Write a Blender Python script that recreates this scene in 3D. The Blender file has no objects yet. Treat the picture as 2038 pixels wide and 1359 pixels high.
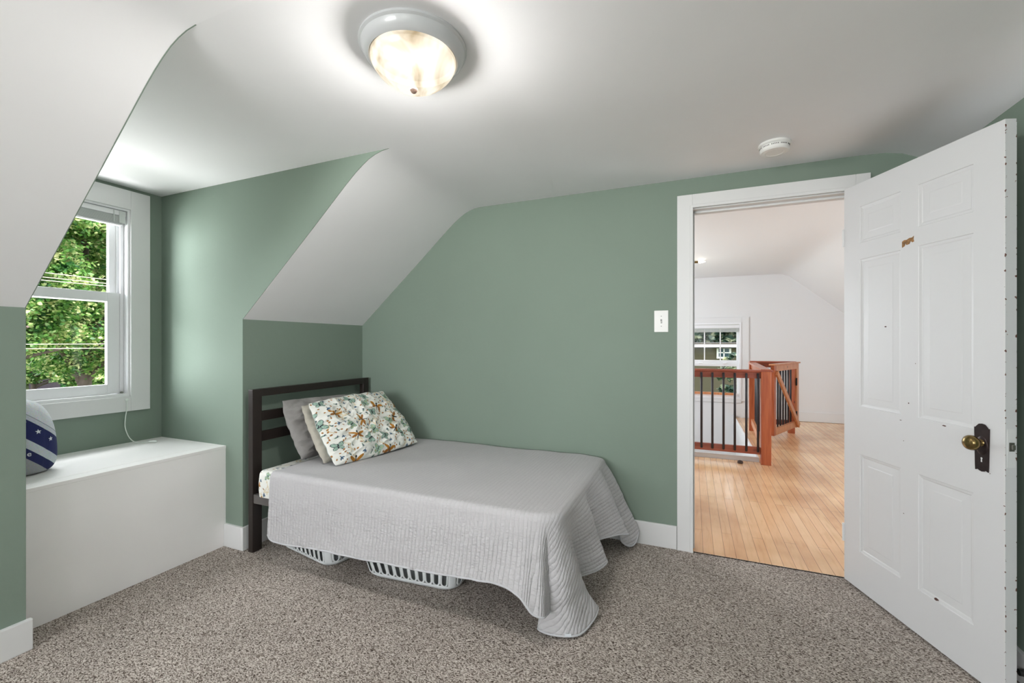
import bpy, bmesh, math, random
import numpy as np
from mathutils import Vector, Matrix, noise

random.seed(7)
rng = np.random.default_rng(7)
scene = bpy.context.scene
COL = scene.collection

# ------------------------------------------------------------------ camera
H = 1.22
YAW = math.atan(359 / 860)
cam_data = bpy.data.cameras.new('camera')
cam_data.sensor_fit = 'HORIZONTAL'
cam_data.sensor_width = 36
cam_data.lens = 36 * 860 / 2038
cam_data.shift_y = 3.5 / 2038
cam_data.clip_start = 0.05
cam_data.clip_end = 400
cam = bpy.data.objects.new('camera', cam_data)
cam.location = (0, 0, H)
cam.rotation_euler = (math.pi / 2, 0, YAW)
COL.objects.link(cam)
scene.camera = cam

# ------------------------------------------------------------------ world, sun, daylight
world = bpy.data.worlds.new('sky')
scene.world = world
world.use_nodes = True
bg = world.node_tree.nodes['Background']
bg.inputs[0].default_value = (0.90, 0.95, 1.0, 1)
bg.inputs[1].default_value = 3.6

sun_d = bpy.data.lights.new('sun', 'SUN')
sun_d.energy = 7.0
sun_d.angle = 0.01
sun_d.color = (1.0, 0.95, 0.85)
sun = bpy.data.objects.new('sun', sun_d)
sun.rotation_euler = Vector((-0.62, -0.10, -0.78)).to_track_quat('-Z', 'Y').to_euler()
sun.location = (20, 0, 30)
COL.objects.link(sun)


def area(name, loc, direction, sx, sy, energy, color=(1, 1, 1), portal=False, spread=180):
    d = bpy.data.lights.new(name, 'AREA')
    d.shape = 'RECTANGLE'
    d.size = sx
    d.size_y = sy
    d.energy = energy
    d.color = color
    d.spread = math.radians(spread)
    if portal:
        d.cycles.is_portal = True
    o = bpy.data.objects.new(name, d)
    o.location = loc
    o.rotation_euler = Vector(direction).to_track_quat('-Z', 'Y').to_euler()
    COL.objects.link(o)
    return o


# unseen fill lamps added behind the camera to brighten the bedroom
area('fill_front_left', (-1.55, -2.86, 1.35), (0.12, 1, 0.8), 1.6, 1.15, 96, (0.98, 0.98, 1.0))
area('fill_front_right', (0.45, -2.86, 1.35), (-0.25, 1, 0.9), 0.7, 1.15, 14, (0.98, 0.98, 1.0))
# fill lamps added inside the hall, out of view left and right of the doorway
area('fill_hall_left', (-1.9, 5.6, 1.3), (1, 0.15, 0.05), 2.0, 1.3, 72, (0.88, 0.95, 1.0))
area('fill_hall_right', (2.55, 4.2, 1.2), (-1, 0.4, 0.1), 1.4, 1.0, 32, (0.88, 0.95, 1.0))
# open sky to the left of the trees, outside the dormer window
area('daylight_dormer_sky', (-4.9, -0.45, 1.45), (1.6, 1.55, -0.05), 1.6, 1.8, 215, (0.94, 0.98, 1.0))
# skylight and light thrown up from the bright ground, entering the dormer window
area('daylight_dormer_above', (-4.05, 1.27, 2.75), (1, 0, -0.75), 0.9, 0.6, 34, (0.96, 0.985, 1.0))
area('daylight_dormer_below', (-3.95, 1.27, 0.30), (1, 0, 0.75), 0.9, 0.6, 75, (0.99, 1.0, 0.99))
area('portal_dormer', (-3.42, 1.27, 1.47), (1, 0, 0), 0.62, 1.2, 1, portal=True)
area('portal_hall', (0.2, 8.2, 0.9), (0, -1, 0), 1.2, 1.4, 1, portal=True)

scene.view_settings.view_transform = 'Standard'
scene.view_settings.look = 'None'
scene.view_settings.exposure = 0.12
scene.view_settings.gamma = 1.0
scene.view_settings.use_curve_mapping = False


# ------------------------------------------------------------------ helpers
def s2l(c):
    return tuple(((v / 255) / 12.92 if v / 255 <= 0.04045 else ((v / 255 + 0.055) / 1.055) ** 2.4) for v in c)


def mat(name, rgb, rough=0.6, metal=0.0, bump=0.0, bscale=40.0, mottle=0.0, mscale=3.0, spec=0.5, coat=0.0):
    """procedural principled material: colour given in sRGB 0-255, slight colour mottling and bump"""
    m = bpy.data.materials.new(name)
    m.use_nodes = True
    nt = m.node_tree
    p = nt.nodes['Principled BSDF']
    lin = s2l(rgb)
    p.inputs['Base Color'].default_value = (*lin, 1)
    p.inputs['Roughness'].default_value = rough
    p.inputs['Metallic'].default_value = metal
    p.inputs['Specular IOR Level'].default_value = spec
    p.inputs['Coat Weight'].default_value = coat
    tc = nt.nodes.new('ShaderNodeTexCoord')
    if mottle:
        n = nt.nodes.new('ShaderNodeTexNoise')
        n.inputs['Scale'].default_value = mscale
        n.inputs['Detail'].default_value = 5
        r = nt.nodes.new('ShaderNodeMapRange')
        r.inputs[1].default_value = 0.3
        r.inputs[2].default_value = 0.7
        r.inputs[3].default_value = 1 - mottle
        r.inputs[4].default_value = 1 + mottle
        mx = nt.nodes.new('ShaderNodeVectorMath')
        mx.operation = 'SCALE'
        mx.inputs[0].default_value = lin
        nt.links.new(tc.outputs['Object'], n.inputs['Vector'])
        nt.links.new(n.outputs['Fac'], r.inputs[0])
        nt.links.new(r.outputs[0], mx.inputs['Scale'])
        nt.links.new(mx.outputs[0], p.inputs['Base Color'])
    if bump:
        n2 = nt.nodes.new('ShaderNodeTexNoise')
        n2.inputs['Scale'].default_value = bscale
        n2.inputs['Detail'].default_value = 4
        b = nt.nodes.new('ShaderNodeBump')
        b.inputs['Strength'].default_value = bump
        b.inputs['Distance'].default_value = 0.01
        nt.links.new(tc.outputs['Object'], n2.inputs['Vector'])
        nt.links.new(n2.outputs['Fac'], b.inputs['Height'])
        nt.links.new(b.outputs[0], p.inputs['Normal'])
    return m


def ramp(nt, stops):
    r = nt.nodes.new('ShaderNodeValToRGB')
    e = r.color_ramp.elements
    e[0].position, e[0].color = stops[0][0], (*s2l(stops[0][1]), 1)
    e[1].position, e[1].color = stops[-1][0], (*s2l(stops[-1][1]), 1)
    for pos, c in stops[1:-1]:
        q = e.new(pos)
        q.color = (*s2l(c), 1)
    return r


def box(bm, lo, hi, bev=0.0, M=None, seg=2):
    sx, sy, sz = [abs(hi[i] - lo[i]) for i in range(3)]
    c = [(hi[i] + lo[i]) / 2 for i in range(3)]
    T = Matrix.Translation(c) @ Matrix.Diagonal((sx, sy, sz, 1))
    r = bmesh.ops.create_cube(bm, size=1, matrix=T)
    vs = r['verts']
    if bev:
        es = list({e for v in vs for e in v.link_edges})
        q = bmesh.ops.bevel(bm, geom=es, offset=bev, segments=seg, affect='EDGES', profile=0.5)
        vs = list({v for f in q['faces'] for v in f.verts} | {v for v in vs if v.is_valid})
    if M is not None:
        bmesh.ops.transform(bm, matrix=M, verts=[v for v in vs if v.is_valid])
    return vs


def tube(bm, pts, rad, n=10, cap=True):
    pts = [Vector(p) for p in pts]
    rads = rad if hasattr(rad, '__len__') else [rad] * len(pts)
    rings = []
    up = Vector((0, 0, 1))
    prev = None
    for i, p in enumerate(pts):
        d = (pts[min(i + 1, len(pts) - 1)] - pts[max(i - 1, 0)]).normalized()
        if prev is None:
            a = d.cross(up)
            if a.length < 1e-3:
                a = d.cross(Vector((1, 0, 0)))
            a.normalize()
        else:
            a = (prev - d * prev.dot(d)).normalized()
        prev = a
        b = d.cross(a).normalized()
        rings.append([bm.verts.new(p + (a * math.cos(t) + b * math.sin(t)) * rads[i])
                      for t in [2 * math.pi * k / n for k in range(n)]])
    for i in range(len(rings) - 1):
        for k in range(n):
            bm.faces.new((rings[i][k], rings[i][(k + 1) % n], rings[i + 1][(k + 1) % n], rings[i + 1][k]))
    if cap:
        bm.faces.new(rings[0][::-1])
        bm.faces.new(rings[-1])


def lathe(bm, prof, n=48, M=None):
    """prof = [(radius, z), ...]"""
    rings = []
    for r, z in prof:
        if r < 1e-5:
            rings.append([bm.verts.new((0, 0, z))])
        else:
            rings.append([bm.verts.new((r * math.cos(2 * math.pi * k / n), r * math.sin(2 * math.pi * k / n), z))
                          for k in range(n)])
    for a, b in zip(rings[:-1], rings[1:]):
        for k in range(n):
            k2 = (k + 1) % n
            if len(a) == 1 and len(b) == 1:
                continue
            if len(a) == 1:
                bm.faces.new((a[0], b[k2], b[k]))
            elif len(b) == 1:
                bm.faces.new((a[k], a[k2], b[0]))
            else:
                bm.faces.new((a[k], a[k2], b[k2], b[k]))
    if M is not None:
        bmesh.ops.transform(bm, matrix=M, verts=[v for r in rings for v in r])


def prism(bm, poly, axis, a, b):
    """poly in the two remaining axes (order x,y,z without `axis`), extruded along axis from a to b"""
    def pt(u, v, w):
        return {0: (w, u, v), 1: (u, w, v), 2: (u, v, w)}[axis]
    A = [bm.verts.new(pt(u, v, a)) for u, v in poly]
    B = [bm.verts.new(pt(u, v, b)) for u, v in poly]
    n = len(poly)
    bm.faces.new(A)
    bm.faces.new(B[::-1])
    for i in range(n):
        bm.faces.new((A[i], A[(i + 1) % n], B[(i + 1) % n], B[i]))


def grid_mesh(bm, P, closed_u=False):
    """P[i][j] list of points"""
    V = [[bm.verts.new(p) for p in row] for row in P]
    n = len(V)
    for i in range(n - 1 + (1 if closed_u else 0)):
        a, b = V[i], V[(i + 1) % n]
        for j in range(len(a) - 1):
            bm.faces.new((a[j], b[j], b[j + 1], a[j + 1]))
    return V


def obj(name, bm, m, parent=None, smooth=None, recalc=True):
    if recalc:
        bmesh.ops.recalc_face_normals(bm, faces=bm.faces[:])
    me = bpy.data.meshes.new(name)
    bm.to_mesh(me)
    bm.free()
    for mm in (m if isinstance(m, (list, tuple)) else [m]):
        me.materials.append(mm)
    o = bpy.data.objects.new(name, me)
    COL.objects.link(o)
    if parent is not None:
        o.parent = parent
        o.matrix_parent_inverse = parent.matrix_basis.inverted()
    if smooth is not None:
        me.polygons.foreach_set('use_smooth', [True] * len(me.polygons))
        if smooth < 180:
            try:
                me.set_sharp_from_angle(angle=math.radians(smooth))
            except Exception:
                pass
    return o


def tag(o, label, cat, group=None, kind=None):
    o['label'] = label
    o['category'] = cat
    if group:
        o['group'] = group
    if kind:
        o['kind'] = kind
    return o


def empty(name, loc, label=None, cat=None, group=None, kind=None):
    o = bpy.data.objects.new(name, None)
    o.empty_display_size = 0.05
    o.location = loc
    COL.objects.link(o)
    if label:
        tag(o, label, cat, group)
    if kind:
        o['kind'] = kind
    return o


def struct(name, bm, m, label=None, cat=None, smooth=None, recalc=True):
    o = obj(name, bm, m, smooth=smooth, recalc=recalc)
    o['kind'] = 'structure'
    if label:
        o['label'] = label
        o['category'] = cat
    return o


def crom(pts, n):
    """Catmull-Rom through pts (tuples), n samples per span; returns list of Vectors"""
    P = [Vector(p) for p in pts]
    out = []
    for i in range(len(P) - 1):
        p0, p1, p2, p3 = P[max(i - 1, 0)], P[i], P[i + 1], P[min(i + 2, len(P) - 1)]
        for k in range(n):
            t = k / n
            out.append(0.5 * ((2 * p1) + (p2 - p0) * t + (2 * p0 - 5 * p1 + 4 * p2 - p3) * t * t +
                              (3 * p1 - p0 - 3 * p2 + p3) * t ** 3))
    out.append(P[-1])
    return out


NB = bmesh.new

# ------------------------------------------------------------------ materials
M_GREEN = mat('sage_green_paint', (131, 146, 134), 0.75, spec=0.25, bump=0.12, bscale=22, mottle=0.02, mscale=2)
M_CEIL = mat('white_ceiling_paint', (242, 241, 243), 0.6, bump=0.10, bscale=9, mottle=0.01)
M_HALLW = mat('white_hall_paint', (228, 228, 228), 0.6, bump=0.05, bscale=10)
M_TRIM = mat('white_trim_paint', (226, 226, 226), 0.38, bump=0.08, bscale=14)
M_SEAT = mat('white_seat_paint', (248, 246, 245), 0.45, bump=0.08, bscale=12, mottle=0.015)
M_VINYL = mat('white_vinyl', (236, 236, 238), 0.3)
M_BLACKMETAL = mat('dark_brown_metal', (44, 36, 33), 0.4, metal=0.1, bump=0.03, bscale=60)
M_GREYMETAL = mat('grey_rail_metal', (104, 100, 98), 0.45, metal=0.2)
M_BRASS = mat('aged_brass', (132, 112, 72), 0.22, metal=0.9, mottle=0.25, mscale=25)
M_PLATE = mat('dark_bronze_plate', (62, 52, 52), 0.38, metal=0.7, mottle=0.2, mscale=30)
M_STEEL = mat('dull_steel', (140, 138, 132), 0.35, metal=0.9)
M_DARK = mat('dark_hole', (18, 16, 15), 0.8)
M_BASKET = mat('white_plastic', (226, 230, 232), 0.35)
M_PLASTIC = mat('ivory_plastic', (238, 237, 234), 0.3)
M_CORD = mat('white_cord', (235, 240, 236), 0.5)
M_NICKEL = mat('brushed_white_metal', (205, 206, 208), 0.35, metal=0.0, coat=0.4)
M_FINIAL = mat('rosy_finial', (196, 164, 150), 0.35, metal=0.4)
M_BALUSTER = mat('black_baluster', (38, 32, 36), 0.4)


def mat_carpet():
    m = bpy.data.materials.new('carpet')
    m.use_nodes = True
    nt = m.node_tree
    p = nt.nodes['Principled BSDF']
    p.inputs['Roughness'].default_value = 0.95
    p.inputs['Specular IOR Level'].default_value = 0.1
    tc = nt.nodes.new('ShaderNodeTexCoord')
    # warp the lookup so the yarn flecks curl
    w = nt.nodes.new('ShaderNodeTexNoise')
    w.inputs['Scale'].default_value = 45
    w.inputs['Detail'].default_value = 2
    wm = nt.nodes.new('ShaderNodeVectorMath')
    wm.operation = 'MULTIPLY_ADD'
    wm.inputs[1].default_value = (0.02, 0.02, 0.02)
    nt.links.new(tc.outputs['Object'], w.inputs['Vector'])
    nt.links.new(w.outputs['Color'], wm.inputs[0])
    nt.links.new(tc.outputs['Object'], wm.inputs[2])
    mp = nt.nodes.new('ShaderNodeMapping')
    mp.inputs['Rotation'].default_value = (0, 0, 0.5)
    mp.inputs['Scale'].default_value = (1.0, 1.9, 1)
    nt.links.new(wm.outputs[0], mp.inputs['Vector'])
    n = nt.nodes.new('ShaderNodeTexNoise')
    n.inputs['Scale'].default_value = 130
    n.inputs['Detail'].default_value = 2.5
    n.inputs['Roughness'].default_value = 0.65
    nt.links.new(mp.outputs[0], n.inputs['Vector'])
    r = ramp(nt, [(0.34, (60, 51, 46)), (0.43, (122, 110, 101)), (0.50, (172, 161, 152)), (0.58, (210, 201, 193)),
                  (0.70, (224, 217, 210))])
    nt.links.new(n.outputs['Fac'], r.inputs[0])
    big = nt.nodes.new('ShaderNodeTexNoise')
    big.inputs['Scale'].default_value = 2.2
    big.inputs['Detail'].default_value = 3
    nt.links.new(tc.outputs['Object'], big.inputs['Vector'])
    mr = nt.nodes.new('ShaderNodeMapRange')
    mr.inputs[1].default_value = 0.3
    mr.inputs[2].default_value = 0.7
    mr.inputs[3].default_value = 0.90
    mr.inputs[4].default_value = 1.08
    nt.links.new(big.outputs['Fac'], mr.inputs[0])
    sc = nt.nodes.new('ShaderNodeVectorMath')
    sc.operation = 'SCALE'
    nt.links.new(r.outputs[0], sc.inputs[0])
    nt.links.new(mr.outputs[0], sc.inputs['Scale'])
    nt.links.new(sc.outputs[0], p.inputs['Base Color'])
    b = nt.nodes.new('ShaderNodeBump')
    b.inputs['Strength'].default_value = 0.8
    b.inputs['Distance'].default_value = 0.006
    nt.links.new(n.outputs['Fac'], b.inputs['Height'])
    nt.links.new(b.outputs[0], p.inputs['Normal'])
    return m


def mat_planks():
    """strip flooring, boards run along Y, 57 mm wide"""
    m = bpy.data.materials.new('strip_wood_floor')
    m.use_nodes = True
    nt = m.node_tree
    L = nt.links.new
    p = nt.nodes['Principled BSDF']
    tc = nt.nodes.new('ShaderNodeTexCoord')
    sep = nt.nodes.new('ShaderNodeSeparateXYZ')
    L(tc.outputs['Object'], sep.inputs[0])
    cmb = nt.nodes.new('ShaderNodeCombineXYZ')
    L(sep.outputs['Y'], cmb.inputs['X'])
    L(sep.outputs['X'], cmb.inputs['Y'])
    br = nt.nodes.new('ShaderNodeTexBrick')
    br.offset = 0.37
    br.offset_frequency = 3
    br.inputs['Scale'].default_value = 1
    br.inputs['Brick Width'].default_value = 1.9
    br.inputs['Row Height'].default_value = 0.058
    br.inputs['Mortar Size'].default_value = 0.0011
    br.inputs['Mortar Smooth'].default_value = 0.3
    br.inputs['Color1'].default_value = (*s2l((242, 194, 148)), 1)
    br.inputs['Color2'].default_value = (*s2l((252, 212, 166)), 1)
    br.inputs['Mortar'].default_value = (*s2l((128, 84, 54)), 1)
    L(cmb.outputs[0], br.inputs['Vector'])
    mp = nt.nodes.new('ShaderNodeMapping')
    mp.inputs['Scale'].default_value = (26, 2.2, 1)
    L(tc.outputs['Object'], mp.inputs['Vector'])
    g = nt.nodes.new('ShaderNodeTexNoise')
    g.inputs['Scale'].default_value = 2.0
    g.inputs['Detail'].default_value = 6
    g.inputs['Distortion'].default_value = 0.6
    L(mp.outputs[0], g.inputs['Vector'])
    gr = ramp(nt, [(0.28, (236, 226, 218)), (0.45, (250, 247, 245)), (0.75, (255, 255, 255))])
    L(g.outputs['Fac'], gr.inputs[0])
    st = nt.nodes.new('ShaderNodeTexNoise')
    st.inputs['Scale'].default_value = 1.6
    st.inputs['Detail'].default_value = 4
    L(tc.outputs['Object'], st.inputs['Vector'])
    sr = ramp(nt, [(0.30, (212, 196, 182)), (0.55, (255, 255, 255))])
    L(st.outputs['Fac'], sr.inputs[0])
    m1 = nt.nodes.new('ShaderNodeMixRGB')
    m1.blend_type = 'MULTIPLY'
    m1.inputs[0].default_value = 0.9
    L(br.outputs['Color'], m1.inputs[1])
    L(gr.outputs[0], m1.inputs[2])
    m2 = nt.nodes.new('ShaderNodeMixRGB')
    m2.blend_type = 'MULTIPLY'
    m2.inputs[0].default_value = 0.8
    L(m1.outputs[0], m2.inputs[1])
    L(sr.outputs[0], m2.inputs[2])
    L(m2.outputs[0], p.inputs['Base Color'])
    p.inputs['Roughness'].default_value = 0.26
    p.inputs['Coat Weight'].default_value = 0.25
    p.inputs['Coat Roughness'].default_value = 0.12
    b = nt.nodes.new('ShaderNodeBump')
    b.inputs['Strength'].default_value = 0.25
    b.inputs['Distance'].default_value = 0.004
    wv = nt.nodes.new('ShaderNodeTexNoise')
    wv.inputs['Scale'].default_value = 9
    L(tc.outputs['Object'], wv.inputs['Vector'])
    ad = nt.nodes.new('ShaderNodeMath')
    ad.operation = 'MULTIPLY_ADD'
    ad.inputs[1].default_value = -0.6
    L(br.outputs['Fac'], ad.inputs[0])
    L(wv.outputs['Fac'], ad.inputs[2])
    L(ad.outputs[0], b.inputs['Height'])
    L(b.outputs[0], p.inputs['Normal'])
    return m


def mat_wood(name, c1, c2, rough=0.35, axis=2):
    m = bpy.data.materials.new(name)
    m.use_nodes = True
    nt = m.node_tree
    L = nt.links.new
    p = nt.nodes['Principled BSDF']
    p.inputs['Roughness'].default_value = rough
    p.inputs['Coat Weight'].default_value = 0.2
    tc = nt.nodes.new('ShaderNodeTexCoord')
    mp = nt.nodes.new('ShaderNodeMapping')
    s = [16, 16, 16]
    s[axis] = 1.3
    mp.inputs['Scale'].default_value = s
    n = nt.nodes.new('ShaderNodeTexNoise')
    n.inputs['Scale'].default_value = 2
    n.inputs['Detail'].default_value = 6
    n.inputs['Distortion'].default_value = 0.8
    L(tc.outputs['Object'], mp.inputs['Vector'])
    L(mp.outputs[0], n.inputs['Vector'])
    r = ramp(nt, [(0.3, c1), (0.7, c2)])
    L(n.outputs['Fac'], r.inputs[0])
    v = nt.nodes.new('ShaderNodeTexVoronoi')      # knots
    v.inputs['Scale'].default_value = 4.3
    L(tc.outputs['Object'], v.inputs['Vector'])
    kr = ramp(nt, [(0.05, (92, 52, 34)), (0.12, (255, 255, 255))])
    L(v.outputs['Distance'], kr.inputs[0])
    mx = nt.nodes.new('ShaderNodeMixRGB')
    mx.blend_type = 'MULTIPLY'
    mx.inputs[0].default_value = 0.9
    L(r.outputs[0], mx.inputs[1])
    L(kr.outputs[0], mx.inputs[2])
    L(mx.outputs[0], p.inputs['Base Color'])
    return m


def mat_glass():
    m = bpy.data.materials.new('window_glass')
    m.use_nodes = True
    nt = m.node_tree
    nt.nodes.clear()
    out = nt.nodes.new('ShaderNodeOutputMaterial')
    t = nt.nodes.new('ShaderNodeBsdfTransparent')
    g = nt.nodes.new('ShaderNodeBsdfGlossy')
    g.inputs['Roughness'].default_value = 0.02
    mx = nt.nodes.new('ShaderNodeMixShader')
    mx.inputs[0].default_value = 0.004
    nt.links.new(t.outputs[0], mx.inputs[1])
    nt.links.new(g.outputs[0], mx.inputs[2])
    nt.links.new(mx.outputs[0], out.inputs[0])
    return m


def mat_door():
    """old white door paint, chipped to brown wood along both long free edges (object space: x along the width)"""
    m = bpy.data.materials.new('chipped_white_door_paint')
    m.use_nodes = True
    nt = m.node_tree
    L = nt.links.new
    p = nt.nodes['Principled BSDF']
    p.inputs['Roughness'].default_value = 0.42
    tc = nt.nodes.new('ShaderNodeTexCoord')
    sep = nt.nodes.new('ShaderNodeSeparateXYZ')
    L(tc.outputs['Object'], sep.inputs[0])
    # distance from the two arrises of the free edge
    dx = nt.nodes.new('ShaderNodeMath'); dx.operation = 'SUBTRACT'; dx.inputs[0].default_value = DW
    L(sep.outputs['X'], dx.inputs[1])
    ya = nt.nodes.new('ShaderNodeMath'); ya.operation = 'ABSOLUTE'
    L(sep.outputs['Y'], ya.inputs[0])
    dy = nt.nodes.new('ShaderNodeMath'); dy.operation = 'SUBTRACT'; dy.inputs[0].default_value = DT / 2
    L(ya.outputs[0], dy.inputs[1])
    mxm = nt.nodes.new('ShaderNodeMath'); mxm.operation = 'ADD'
    L(dx.outputs[0], mxm.inputs[0]); L(dy.outputs[0], mxm.inputs[1])
    nz = nt.nodes.new('ShaderNodeTexNoise')
    nz.inputs['Scale'].default_value = 55
    nz.inputs['Detail'].default_value = 5
    L(tc.outputs['Object'], nz.inputs['Vector'])
    th = nt.nodes.new('ShaderNodeMapRange')
    th.inputs[1].default_value = 0.56
    th.inputs[2].default_value = 0.80
    th.inputs[3].default_value = 0.0
    th.inputs[4].default_value = 0.011
    L(nz.outputs['Fac'], th.inputs[0])
    lt = nt.nodes.new('ShaderNodeMath'); lt.operation = 'LESS_THAN'
    L(mxm.outputs[0], lt.inputs[0]); L(th.outputs[0], lt.inputs[1])
    mx = nt.nodes.new('ShaderNodeMixRGB')
    mx.inputs[1].default_value = (*s2l((218, 218, 219)), 1)
    mx.inputs[2].default_value = (*s2l((104, 66, 56)), 1)
    L(lt.outputs[0], mx.inputs[0])
    L(mx.outputs[0], p.inputs['Base Color'])
    n2 = nt.nodes.new('ShaderNodeTexNoise')
    n2.inputs['Scale'].default_value = 16
    n2.inputs['Detail'].default_value = 5
    L(tc.outputs['Object'], n2.inputs['Vector'])
    b = nt.nodes.new('ShaderNodeBump')
    b.inputs['Strength'].default_value = 0.12
    b.inputs['Distance'].default_value = 0.008
    L(n2.outputs['Fac'], b.inputs['Height'])
    L(b.outputs[0], p.inputs['Normal'])
    return m


def mat_attr(name, rough=0.85, bump=0.2, bscale=500):
    m = bpy.data.materials.new(name)
    m.use_nodes = True
    nt = m.node_tree
    p = nt.nodes['Principled BSDF']
    p.inputs['Roughness'].default_value = rough
    p.inputs['Specular IOR Level'].default_value = 0.2
    a = nt.nodes.new('ShaderNodeAttribute')
    a.attribute_name = 'print'
    nt.links.new(a.outputs['Color'], p.inputs['Base Color'])
    tc = nt.nodes.new('ShaderNodeTexCoord')
    n = nt.nodes.new('ShaderNodeTexNoise')
    n.inputs['Scale'].default_value = bscale
    b = nt.nodes.new('ShaderNodeBump')
    b.inputs['Strength'].default_value = bump
    b.inputs['Distance'].default_value = 0.002
    nt.links.new(tc.outputs['Object'], n.inputs['Vector'])
    nt.links.new(n.outputs['Fac'], b.inputs['Height'])
    nt.links.new(b.outputs[0], p.inputs['Normal'])
    return m


def mat_quilt():
    """grey quilt: stitched channels every 19 mm across the cloth's U, puckered fabric between them"""
    m = bpy.data.materials.new('grey_quilted_cotton')
    m.use_nodes = True
    nt = m.node_tree
    L = nt.links.new
    p = nt.nodes['Principled BSDF']
    p.inputs['Base Color'].default_value = (*s2l((194, 192, 194)), 1)
    p.inputs['Roughness'].default_value = 0.85
    p.inputs['Specular IOR Level'].default_value = 0.2
    uv = nt.nodes.new('ShaderNodeUVMap')
    uv.uv_map = 'cloth'
    sep = nt.nodes.new('ShaderNodeSeparateXYZ')
    L(uv.outputs[0], sep.inputs[0])
    wn = nt.nodes.new('ShaderNodeTexNoise')
    wn.inputs['Scale'].default_value = 30
    wn.inputs['Detail'].default_value = 1
    L(uv.outputs[0], wn.inputs['Vector'])
    ad = nt.nodes.new('ShaderNodeMath'); ad.operation = 'MULTIPLY_ADD'
    ad.inputs[1].default_value = 0.005
    L(wn.outputs['Fac'], ad.inputs[0]); L(sep.outputs['X'], ad.inputs[2])
    mu = nt.nodes.new('ShaderNodeMath'); mu.operation = 'MULTIPLY'; mu.inputs[1].default_value = math.pi / 0.021
    L(ad.outputs[0], mu.inputs[0])
    sn = nt.nodes.new('ShaderNodeMath'); sn.operation = 'SINE'
    L(mu.outputs[0], sn.inputs[0])
    ab = nt.nodes.new('ShaderNodeMath'); ab.operation = 'ABSOLUTE'
    L(sn.outputs[0], ab.inputs[0])
    pw = nt.nodes.new('ShaderNodeMath'); pw.operation = 'POWER'; pw.inputs[1].default_value = 0.6
    L(ab.outputs[0], pw.inputs[0])
    mp = nt.nodes.new('ShaderNodeMapping')
    mp.inputs['Scale'].default_value = (38, 95, 1)
    L(uv.outputs[0], mp.inputs['Vector'])
    pk = nt.nodes.new('ShaderNodeTexNoise')
    pk.inputs['Scale'].default_value = 1.0
    pk.inputs['Detail'].default_value = 3
    pk.inputs['Distortion'].default_value = 0.5
    L(mp.outputs[0], pk.inputs['Vector'])
    sm = nt.nodes.new('ShaderNodeMath'); sm.operation = 'MULTIPLY_ADD'
    sm.inputs[1].default_value = 1.5
    L(pk.outputs['Fac'], sm.inputs[0]); L(pw.outputs[0], sm.inputs[2])
    att = nt.nodes.new('ShaderNodeAttribute')
    att.attribute_name = 'loose'
    mr = nt.nodes.new('ShaderNodeMapRange')
    mr.inputs[3].default_value = 0.30
    mr.inputs[4].default_value = 0.85
    L(att.outputs['Fac'], mr.inputs[0])
    b = nt.nodes.new('ShaderNodeBump')
    b.inputs['Distance'].default_value = 0.005
    L(mr.outputs[0], b.inputs['Strength'])
    L(sm.outputs[0], b.inputs['Height'])
    L(b.outputs[0], p.inputs['Normal'])
    return m


DW, DT = 0.765, 0.036       # bedroom door leaf
M_CARPET = mat_carpet()
M_PLANK = mat_planks()
M_CEDAR = mat_wood('reddish_pine', (160, 74, 40), (190, 104, 62))
M_CEDAR_H = mat_wood('reddish_pine_rail', (144, 66, 44), (172, 90, 64), axis=0)
M_PINE = mat_wood('light_pine', (190, 116, 70), (216, 150, 104))
M_GLASS = mat_glass()
M_DOOR = mat_door()
M_PRINT = mat_attr('insect_print_cotton')
M_QUILT = mat_quilt()

# ------------------------------------------------------------------ room constants
YB = 2.745          # back wall (room face)
YH = 2.865          # hall face of the same wall
XK = -2.45          # knee wall on the left
XR = 1.10           # right wall
YF = -2.95          # front wall, behind the camera
ZC = 2.187
D0, D1 = 0.840, 1.745   # dormer cheeks
XW = -3.235         # dormer window wall
PROF = [(-2.45, 1.362), (-1.90, 1.838), (-1.66, 2.049), (-1.60, 2.098), (-1.555, 2.130), (-1.515, 2.154), (-1.475, 2.171), (-1.435, 2.182), (-1.39, 2.187)]
PROF_R = [(0.80, 2.187), (0.90, 2.183), (0.97, 2.168), (1.03, 2.140), (1.07, 2.118), (1.10, 2.103)]

# ---- floors
bm = NB()
box(bm, (XW - 0.1, YF - 0.1, -0.10), (XR + 0.1, YB, 0.0))
box(bm, (0.0, YB - 0.01, -0.10), (0.775, YB + 0.003, 0.0))
struct('floor', bm, M_CARPET, 'speckled brown-grey carpet covering the bedroom floor', 'carpet')
bm = NB()
box(bm, (-2.5, YB + 0.003, -0.12), (2.9, 5.08, -0.004))
box(bm, (0.64, 5.08, -0.12), (2.9, 8.0, -0.004))
struct('floor_hall', bm, M_PLANK, 'honey-coloured strip wood floor of the hall beyond the doorway', 'wood floor')

# ---- ceiling (flat part, cove on the right, slopes on the left outside the dormer)
bm = NB()


def sheet(prof, ya, yb, t=0.06):
    poly = [(x, z) for x, z in prof] + [(x, z + t) for x, z in prof[::-1]]
    prism(bm, poly, 1, ya, yb)


sheet(PROF + PROF_R, D1, YB + 0.02)
sheet(PROF + PROF_R, YF - 0.05, D0)
sheet([(XW - 0.2, ZC), (-1.39, ZC)] + PROF_R, D0, D1)
bmesh.ops.remove_doubles(bm, verts=bm.verts[:], dist=1e-5)
ceil = struct('ceiling', bm, M_CEIL, 'white plaster ceiling sloping down over the bed and beside the window', 'ceiling', smooth=25)

# ---- walls
def ztop(x):
    P = PROF + PROF_R
    for (a, za), (b, zb) in zip(P[:-1], P[1:]):
        if a <= x <= b:
            return za + (zb - za) * (x - a) / (b - a)
    return ZC


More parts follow.
